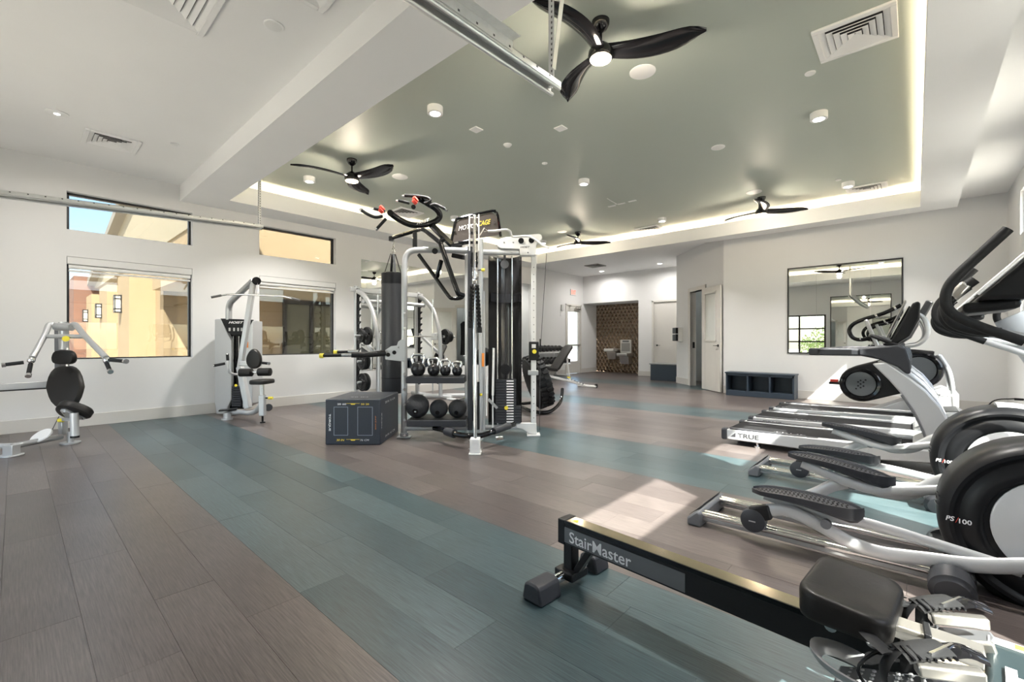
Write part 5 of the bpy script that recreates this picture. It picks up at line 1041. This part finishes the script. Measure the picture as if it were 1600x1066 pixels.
    arm(2.86, 1, [(-.62, .195), (-.55, .215), (-.475, .207), (-.39, .178), (-.313, .149), (-.24, .122), (-.12, .108), (.022, .128), (.21, .158), (.40, .22)], [(-.65, .262), (-.345, .212), (-.167, .225), (.342, .158)], ((-.70, .298), (-.19, .285)), (-.694, .122))
    arm(3.29, -1, [(-.50, .19), (-.44, .23), (-.36, .29), (-.251, .325), (-.15, .30), (-.081, .302), (.0, .33), (.113, .417), (.30, .50)], [(-.52, .40), (-.27, .325), (-.12, .32), (.2, .40)], ((-.60, .44), (-.08, .365)), (-.50, .125))
    # mast, console and handlebars
    P('mast', MB().tube([XZ(.86, .6, yc), XZ(.74, .85, yc), XZ(.60, 1.1, yc), XZ(.47, 1.32, yc)], [(.10, .13), (.095, .12), (.085, .105), (.07, .085)], 14, 4, flat=V(0, 1, 0)), mat('pale_blue_grey', (.55, .58, .62), .35)); P('mast_base', MB().cyl(XZ(.84, .12, yc), XZ(.86, .65, yc), .075, n=16), CHAR)
    cs = P('console', MB().prism([XZ(.20, 1.335, yc - .22), XZ(.52, 1.70, yc - .22), XZ(.56, 1.68, yc - .22), XZ(.50, 1.46, yc - .22), XZ(.36, 1.33, yc - .22)], V(0, .44, 0)), BLK, .02); P('console_screen', MB().prism([XZ(.222, 1.372, yc - .17), XZ(.50, 1.69, yc - .17), XZ(.496, 1.694, yc - .17), XZ(.218, 1.376, yc - .17)], V(0, .34, 0)), BLKG, parent=cs); P('console_trim', MB().tube([XZ(.205, 1.36, yc - .215), XZ(.51, 1.708, yc - .215)], .008, 8), LSILVER, parent=cs); P('bottle_tray', MB().bar(XZ(.16, 1.30, yc + .0), XZ(.34, 1.32, yc), .36, .05), BLK, .02)
    for y, dx in ((2.75, 0.), (3.39, .34)):
        h_ = P('moving_handle', MB().tube([XZ(x + dx, z, y) for x, z in ((.285, 1.616), (.211, 1.528), (.140, 1.443), (.108, 1.39), (.098, 1.331), (.112, 1.285), (.15, 1.248), (.221, 1.205), (.33, 1.15))], .0205, 14, 5), RUB, label='black padded moving handle'); P('handle_shaft', MB().tube([XZ(.32 + dx, 1.155, y), XZ(.55 + dx * .7, 1.04, y), XZ(.72 + dx * .3, .85, y), XZ(.74, .6, y)], .019, 12, 4), LSILVER, parent=h_)
        P('handle_pivot', MB().cyl(XZ(.74, .62, y - .03), XZ(.74, .62, y + .03), .05, n=20), BLK)
    for y, s_ in ((2.90, -1), (3.24, 1)):
        P('fixed_handle', MB().tube([XZ(.20, 1.43, y), XZ(.13, 1.36, y), XZ(.105, 1.30, y), XZ(.13, 1.235, y), XZ(.20, 1.20, y), XZ(.28, 1.19, y)], .021, 12, 5), RUB); P('pulse_grip', MB().bar(XZ(.175, 1.415, y), XZ(.125, 1.35, y), .044, .044), SATIN, .012); P('handle_stem', MB().cyl(XZ(.27, 1.19, y), XZ(.56, 1.12, yc), .018, n=12), LSILVER)
    return t
e1 = make_elliptical('black and silver elliptical trainer beside the rower')
e2 = copy_tree(e1); e2.location = V(0, 3.07 + 1.38, 0); e2['label'] = 'black and silver elliptical trainer beside the first treadmill'
# ================================================================== TREADMILLS
def make_treadmill(label):
    Y = 5.33; t = thing('treadmill', label, 'treadmill', V(-.55, Y + .38, 0), 'treadmills in a row')
    def P(nm, m, mt, bevel=0., parent=None, label=None): return m.build(nm, mt, parent or t, bevel, label=label)
    w = .78; x0, x1 = -1.62, .12
    for y, s_ in ((Y, 1), (Y + w, -1)):
        sp = P('side_rail', MB().prism([V(x0 + .05, y, .06), V(x1 - .35, y, .06), V(x1, y, .09), V(x1, y, .20), V(x0 + .05, y, .172)], V(0, s_ * .09, 0)), LSILVER, .01)
        if s_ > 0:
            text('TRUE', TXK, V(x0 + .27, y - .002, .118), V(1, 0, 0), UP, .048, sp, width=.21, depth=0, bold=.02); P('logo_mark', MB().prism([V(x0 + .09, y - .001, .095), V(x0 + .145, y - .001, .095), V(x0 + .145, y - .001, .143)], V(0, -.001, 0)), TXK, parent=sp)
        P('foot_rail', MB().bb(x0 + .08, x1 - .02, min(y, y + s_ * .09) + .008, max(y, y + s_ * .09) - .004, .172, .186), CHAR, .004); P('roller_guard', MB().bb(x0 - .01, x0 + .055, min(y, y + s_ * .1), max(y, y + s_ * .1), .05, .18), CHAR, .02)
        P('levelling_foot', MB().cyl(V(x0 + .35, y + s_ * .06, 0), V(x0 + .35, y + s_ * .06, .02), .035, n=14).cyl(V(x0 + .35, y + s_ * .06, .02), V(x0 + .35, y + s_ * .06, .07), .015, n=8), CHROME)
    P('deck', MB().bb(x0 + .04, x1, Y + .09, Y + w - .09, .07, .15), BLKS, .01); P('belt', MB().tube([V(x0 + .06, Y + .1, .115), V(x0 + .06, Y + w - .1, .115)], .055, 18).bb(x0 + .06, x1 + .05, Y + .1, Y + w - .1, .15, .170), mat('black_belt', (.014, .014, .015), .75, var=.3, scale=200, bump=.2, spec=.12)); text('TRUE', mat('belt_print', (.35, .35, .36), .6), V(x0 + .62, Y + .2, .171), V(1, 0, 0), V(0, 1, 0), .035, t, width=.3, depth=0)
    P('rear_frame', MB().bb(-.9, -.8, Y + .05, Y + w - .05, .03, .07), BLKS)
    P('motor_hood', MB().loft([[V(-.02, Y + .05, .16), V(-.02, Y + w - .05, .16), V(-.02, Y + w - .05, .20), V(-.02, Y + .05, .20)], [V(.08, Y + .02, .08), V(.08, Y + w - .02, .08), V(.08, Y + w - .03, .27), V(.08, Y + .03, .27)], [V(.40, Y + .02, .06), V(.40, Y + w - .02, .06), V(.40, Y + w - .04, .30), V(.40, Y + .04, .30)], [V(.56, Y + .08, .06), V(.56, Y + w - .08, .06), V(.56, Y + w - .1, .2), V(.56, Y + .1, .2)]]), LSILVER, .015); P('hood_panel', MB().loft([[V(.09, Y + .12, .272), V(.09, Y + w - .12, .272), V(.09, Y + w - .12, .276), V(.09, Y + .12, .276)], [V(.39, Y + .1, .302), V(.39, Y + w - .1, .302), V(.39, Y + w - .1, .307), V(.39, Y + .1, .307)]]), BLKS); text('200', TXK, V(.2, Y + .018, .17), V(1, 0, 0), UP, .04, t, width=.15, depth=0)
    pr_ = [(-.30, .945), (-.20, .965), (-.04, .83), (.075, .715), (.165, .58), (.23, .42), (.265, .22), (.27, .10), (.11, .10), (.085, .24), (.045, .38), (-.01, .52), (-.09, .67), (-.18, .80)]
    for y, s_ in ((Y - .0, 1), (Y + w, -1)):
        u = P('upright', MB().prism([V(x, y, z) for x, z in pr_], V(0, s_ * .07, 0)), LSILVER, .014); m = MB(); m.tube([V(x, y - s_ * .002, z) for x, z in [(a - .004, b) for a, b in pr_[9:13]]], .008, 6, 3); P('upright_trim', m, GREYP, parent=u)
        r = P('handrail', MB().bb(-.80, -.36, min(y, y + s_ * .07), max(y, y + s_ * .07), 1.015, 1.085), CHAR, .018); P('rail_inlay', MB().bb(-.72, -.45, y - .003 if s_ > 0 else y - .001, y + .001 if s_ > 0 else y + .003, 1.025, 1.072), BLK, parent=r)
        P('arm_cover', MB().prism([V(x, y - s_ * .01, z) for x, z in ((-.40, 1.02), (-.40, 1.085), (-.28, 1.10), (-.12, 1.12), (-.06, 1.09), (-.035, .98), (-.03, .865), (-.06, .86), (-.12, .92), (-.25, .985))], V(0, s_ * .10, 0)), CHAR, .02)
    P('cross_console', MB().bb(-.27, -.08, Y + .05, Y + w - .05, 1.04, 1.12), CHAR, .03)
    for y in (Y + .1, Y + w - .1): P('cup_holder', MB().lathe(V(-.17, y, 1.115), UP, [(.055, 0), (.058, .018), (.045, .02), (.04, 0)], 20), BLK)
    cs = P('console', MB().prism([V(x, Y + .16, z) for x, z in ((-.18, 1.13), (-.14, 1.12), (-.04, 1.20), (.03, 1.36), (.035, 1.50), (.015, 1.52), (-.02, 1.50))], V(0, w - .32, 0)), BLK, .015); P('console_screen', MB().prism([V(x, Y + .2, z) for x, z in ((-.17, 1.165), (-.035, 1.475), (-.045, 1.48), (-.18, 1.17))], V(0, w - .40, 0)), BLKG, parent=cs); P('reading_rack', MB().prism([V(x, Y + .22, z) for x, z in ((-.20, 1.19), (-.065, 1.535), (-.075, 1.538), (-.21, 1.193))], V(0, w - .44, 0)), SATIN, parent=cs)
    P('support_ring', MB().tube([V(-.02, Y + .22, 1.42), V(.06, Y + .22, 1.36), V(.08, Y + .22, 1.22), V(.02, Y + .22, 1.13), V(-.07, Y + .22, 1.11)], .02, 10, 5), LSILVER); P('pulse_bar', MB().tube([V(-.10, Y + .14, 1.10), V(-.30, Y + .16, 1.20), V(-.32, Y + w / 2, 1.21), V(-.30, Y + w - .16, 1.20), V(-.10, Y + w - .14, 1.10)], .016, 10, 4), BLK)
    return t
t1 = make_treadmill('silver sided treadmill beside the ellipticals')
for dy, lb in ((1.09, 'silver sided treadmill between two other treadmills'), (2.2, 'silver sided treadmill beside the inclined slat climber')):
    c = copy_tree(t1); c.location = V(-.55, 5.71 + dy, 0); c['label'] = lb
# ================================================================== INCLINED SLAT CLIMBER by the back wall
YC = 8.75; E8 = lambda u, v, y=YC: atY(u, v, y)
d1_, d2_ = E8(1345, 600), E8(1436, 578); r1 = .275; r2 = .265; wd = .62
t = thing('slat_climber', 'dark inclined slat climber with two round drums beside the corner wall', 'exercise machine', V(-.3, YC + .3, 0))
def P(nm, m, mt, bevel=0., parent=None, label=None): return m.build(nm, mt, parent or t, bevel, label=label)
dv = (d2_ - d1_); dv.y = 0; dv.normalize(); nv = V(-dv.z, 0, dv.x)
def capsule(c1, c2, ra, rb, n_=14): return [c1 - dv * ra * math.cos(a) * 1 + nv * ra * math.sin(a) * 1 for a in [R(-90 + 180 * i / n_) for i in range(n_ + 1)]] + [c2 + dv * rb * math.cos(a) + nv * rb * math.sin(a) for a in [R(90 - 180 * i / n_) for i in range(n_ + 1)]]
P('side_shroud', MB().prism(capsule(d1_, d2_, r1, r2), V(0, .07, 0)), BLKS, .02); P('side_shroud', MB().prism([p + V(0, wd - .07, 0) for p in capsule(d1_, d2_, r1, r2)], V(0, .07, 0)), BLKS, .02); P('slat_belt', MB().prism([p + V(0, .07, 0) for p in capsule(d1_, d2_, r1 * .95, r2 * .95)], V(0, wd - .14, 0)), RUB)
for c_, nm in ((d1_, 'drum_cover'), (d2_, 'drum_cover')):
    P(nm, MB().lathe(c_, V(0, -1, 0), [(.25, 0), (.25, .03), (.235, .042), (.20, .035), (.19, .02), (.001, .022)], 40), BLKG); P('drum_face', MB().lathe(c_, V(0, -1, 0), [(.185, .02), (.183, .028), (.001, .030)], 36), mat('slate_grey_face', (.12, .13, .135), .4))
for dx, dz in ((0, 0), (.035, .03), (-.03, .03), (.035, -.03), (-.03, -.03), (.06, .065), (0, .055), (0, -.055), (-.055, -.075)): p = d1_ + V(dx, -.031, dz); P('logo_dot', MB().cyl(p, p - V(0, .003, 0), .013, n=10), BLK)
P('light_strip', MB().bar(d1_ + dv * .28 + nv * .16 - V(0, .006, 0), d1_ + dv * .50 + nv * .17 - V(0, .006, 0), .006, .02, up=nv), TXW)
P('base_panel', MB().prism([V(d1_.x - .05, YC + .02, .02), V(.45, YC + .02, .02), V(.45, YC + .02, .42), V(.28, YC + .02, .5), V(d1_.x + .25, YC + .02, .16)], V(0, wd - .04, 0)), LSILVER, .01); text('StairMaster', TXW, E8(1468, 616, YC + .02), V(1, 0, 0), UP, .05, t, width=.34, depth=.004, bold=.01)
P('rear_step', MB().bb(d1_.x - .42, d1_.x - .1, YC + .1, YC + .45, .46, .50), BLKS, .01); P('step_light', MB().bb(d1_.x - .4, d1_.x - .3, YC + .09, YC + .2, .50, .54), RED, .004)
for y in (YC + .05, YC + wd - .05):
    P('front_post', MB().tube([V(.40, y, .05), V(.38, y, .5), V(.34, y, .75), V(.25, y, .95)], .035, 12, 4), SILVER)
    lp = [E8(u, v, y) for u, v in ((1408, 477), (1380, 490), (1350, 499), (1333, 507), (1327, 517), (1333, 528), (1347, 531), (1366, 526))]; P('loop_handle', MB().tube(lp, .03, 12, 4), BLKG); P('handle_strut', MB().bar(E8(1353, 500, y), E8(1374, 548, y), .05, .09, up=V(0, 1, 0)), SILVER, .01)
    a, b_ = E8(1374, 548, y), V(.1, y, .95); P('console_mast', MB().tube([a, V(a.x + .2, y, 1.02), V(.2, y, .98)], .03, 10, 3), BLKS)
    for u, v in ((1368, 494.5), (1397, 482)): p = E8(u, v, y); q = E8(u + 3, v - 1.3, y); P('handle_collar', MB().cyl(p, q, .037, n=12), CHROME)
P('console', MB().prism([V(x, YC + .08, z) for x, z in ((-.02, 1.45), (.06, 1.40), (.2, 1.72), (.12, 1.76))], V(0, wd - .16, 0)), BLK, .02)
MB().bb(-.9, .9, 8.65, 9.55, 0, .008).build('x', RUB) if False else None
single('rubber_mat', MB().bb(.15, .95, 9.55, 10.3, 0, .02), mat('speckled_rubber_mat', (.06, .06, .06), .8, var=.6, scale=40), 'dark rubber mat on the floor in the corner by the back wall', 'mat')
# ================================================================== ROWER
r0 = V(-1.262, 1.79, 0); rd = V(.9965, -.083, 0).normalized(); rw = V(-rd.y, rd.x, 0)
def K(a, s, z): return r0 + rd * a + rw * s + UP * z
t = thing('rowing_machine', 'long black rower with sliding seat and foot straps on the teal floor', 'rower', K(.7, 0, 0))
def kbox(a0, a1, s0, s1, z0, z1): return MB().prism([K(a0, s0, z0), K(a1, s0, z0), K(a1, s1, z0), K(a0, s1, z0)], UP * (z1 - z0))
rl = P('seat_rail', kbox(.01, 1.5, -.04, .04, .19, .292), BLKS, .004, label='long black seat rail'); P('rail_top', kbox(.03, 1.5, -.036, .036, .292, .2985), mat('polished_bronze_steel', (.42, .37, .28), .14, .95), parent=rl); P('rail_end_cap', kbox(-.012, .03, -.044, .044, .185, .302), BLK, .004); P('rail_edge', kbox(.03, 1.5, -.043, -.036, .285, .302), BLKG, parent=rl)
P('logo_panel', MB().prism([K(.015, -.0415, .20), K(.62, -.0415, .20), K(.62, -.0415, .272), K(.03, -.0415, .272)], -rw * .0015), mat('graphite_panel', (.16, .165, .175), .38, .4, var=.3, scale=2), parent=rl)
text('StairMaster', mat('silver_print', (.82, .83, .85), .4), K(.225, -.0445, .234), rd, UP, .052, rl, width=.33, depth=0, bold=.012)
P('warning_mark', MB().prism([K(.055, -.012, .3), K(.085, -.012, .3), K(.07, .012, .3)], UP * .001), YEL, parent=rl)
P('rear_leg', MB().prism([K(.01, -.028, .05), K(.06, -.028, .05), K(.06, -.028, .2), K(.01, -.028, .2)], rw * .056), BLKS, .004); P('rear_brace', MB().bar(K(.07, 0, .06), K(.16, 0, .2), .04, .03), BLKS, .004)
P('rear_crossbar', MB().cyl(K(.03, -.20, .045), K(.03, .20, .045), .022, n=14), CHROME); P('crossbar_plate', kbox(-.02, .09, -.06, .06, .03, .07), BLKS, .006)
for s0, s1 in ((-.27, -.13), (.13, .24)): P('rubber_foot', MB().loft([[K(.03 + x, s, z) for x, z in ((-.06, 0), (.06, 0), (.045, .075), (.02, .085), (-.02, .085), (-.045, .075))] for s in (s0, s1)]), CHAR, .01)
# seat
rings = []; a0, a1 = 1.02, 1.25
def seat_z(x, y): return .020 * (y / .155) ** 2 - .016 * (x / .11) * (1 - .5 * (y / .155) ** 2) + .010 * (x / .11) ** 2
for k, z, off in ((.92, .336, 0), (.985, .340, 0), (1, .352, 0), (1, .376, .9), (.985, .386, 1), (.95, .392, 1), (.88, .395, 1), (.75, .395, 1), (.6, .395, 1), (.45, .395, 1), (.3, .395, 1), (.15, .395, 1)): rings.append([K(1.122 + x * k, y * k, z + off * seat_z(x * k, y * k)) for x, y in rrect(.22, .315, .055, 7)])
st = P('seat', MB().loft(rings), VINYL, label='moulded black sliding seat'); st.data.set_sharp_from_angle(angle=R(75)); P('seat_carriage', kbox(1.06, 1.24, -.06, .06, .30, .34), BLKS, .005)
for a in (1.08, 1.18): P('carriage_roller', MB().cyl(K(a, -.055, .29), K(a, -.03, .29), .016, n=12), CHROME)
# front housing, foot plates, straps
P('front_housing', MB().loft([[K(1.40, s, z) for s, z in ((-.15, .03), (.15, .03), (.15, .325), (-.15, .325))], [K(2.0, s, z) for s, z in ((-.16, .02), (.16, .02), (.16, .335), (-.16, .335))], [K(2.05, s, z) for s, z in ((-.17, .02), (.17, .02), (.17, .60), (-.17, .60))], [K(2.32, s, z) for s, z in ((-.12, .1), (.12, .1), (.12, .66), (-.12, .66))]]), mat('dark_teal_grey_shell', (.02, .032, .036), .35), .015)
text('HIIT', TXW, K(1.565, -.045, .3315), rd, rw, .085, t, width=.26, depth=.001, bold=.02); P('top_strip', kbox(1.405, 1.50, .115, .148, .3265, .3300), WSILV); P('warning_sticker', kbox(1.455, 1.49, .118, .145, .3302, .3306), ORANGE)
P('chain_bar', MB().bar(K(1.22, -.03, .358), K(1.40, -.012, .352), .062, .018), SATIN, .004); P('chain_bar_end', MB().prism([K(1.19, -.075, .34), K(1.25, -.07, .352), K(1.40, -.05, .345), K(1.40, -.062, .33)], UP * .01), SATIN, .002); P('chain_bar_clip', MB().bar(K(1.285, -.03, .366), K(1.30, -.028, .366), .075, .016), BLK, .003)
for sgn, sc, A0 in ((-1, -.165, 1.115), (1, .135, 1.12)):
    fp = [K(A0 + a, sc + s, z) for a, s, z in ((0, -.05, .225), (0, .05, .225), (.05, .055, .235), (.24, .055, .31), (.29, .045, .33), (.30, 0, .335), (.29, -.045, .33), (.24, -.055, .31), (.05, -.055, .235))]
    f = P('foot_plate', MB().prism(fp, rd * .006 - UP * .018), GREYP, .006); P('heel_cup', MB().tube([K(A0 + .06, sc - .062, .255), K(A0 - .0, sc - .055, .262), K(A0 - .04, sc - .025, .268), K(A0 - .045, sc + .025, .268), K(A0 - .0, sc + .055, .262), K(A0 + .05, sc + .058, .255)], [(.008, .022)] * 6, 8, 4), SILVER, parent=f); m = MB()
    for i in range(7):
        for j in range(5): q = K(A0 + .03 + i * .025, sc + (j - 2) * .019, .2285 + i * .0105); m.lathe(q, V(-.4, 0, .9), [(.0065, 0), (.005, .006), (.001, .007)], 6)
    tag(P('grip_studs', m, SILVER, parent=f), kind='stuff')
    P('plate_arm', MB().bar(K(A0 + .2, sc * .9, .28), K(1.45, sc * .55, .22), .05, .03), BLKS, .005)
    P('toe_strap', MB().tube([K(A0 + .12, sc - .062, .26), K(A0 + .11, sc - .066, .32), K(A0 + .125, sc - .045, .362), K(A0 + .15, sc, .375), K(A0 + .155, sc + .045, .362), K(A0 + .15, sc + .066, .32), K(A0 + .15, sc + .062, .275)], [(.0035, .025)] * 7, 8, 5, flat=V(0, 0, 1)), BLK)
    P('strap_loop', MB().tube([K(A0 + .12, sc - .05, .365), K(A0 + .08, sc - .02, .372), K(A0 + .07, sc + .02, .36), K(A0 + .1, sc + .05, .345)], [(.003, .020)] * 4, 8, 5, flat=V(0, 0, 1)), RUB); bx_ = A0 + .175
    P('strap_pad', MB().tube([K(bx_ - .035, sc - .04, .37), K(bx_ + .005, sc - .01, .386), K(bx_ + .04, sc + .025, .39)], [(.010, .036)] * 3, 10, 4, flat=UP), RUB)
    for i in range(7): P('strap_rib', MB().bar(K(bx_ - .035 + .012 * i, sc - .030 + .009 * i, .385 + .0016 * i), K(bx_ - .005 + .012 * i, sc - .066 + .009 * i, .381 + .0016 * i), .005, .005), BLKG)
    P('buckle', MB().tube([K(bx_ + .045, sc + .02, .388), K(bx_ + .075, sc + .04, .395), K(bx_ + .11, sc + .055, .385)], [(.006, .03)] * 3, 8, 4, flat=UP), BLKG); P('buckle_edge', MB().bar(K(bx_ + .02, sc - .035, .392), K(bx_ + .055, sc + .045, .396), .006, .012), CHROME)
    P('buckle_frame', MB().bar(K(bx_ - .005, sc - .05, .355), K(bx_ + .11, sc + .01, .365), .032, .03), SATIN, .006); P('plate_side', MB().bar(K(A0 + .1, sc - .07, .265), K(A0 + .30, sc - .065, .335), .018, .03), SATIN, .005)
    P('tension_cord', MB().tube([K(A0 + .10, sc - .06, .24), K(A0 + .06, sc - .07, .30), K(A0 + .09, sc - .05, .35), K(A0 + .13, sc - .03, .372)], .004, 6, 4), BLK)
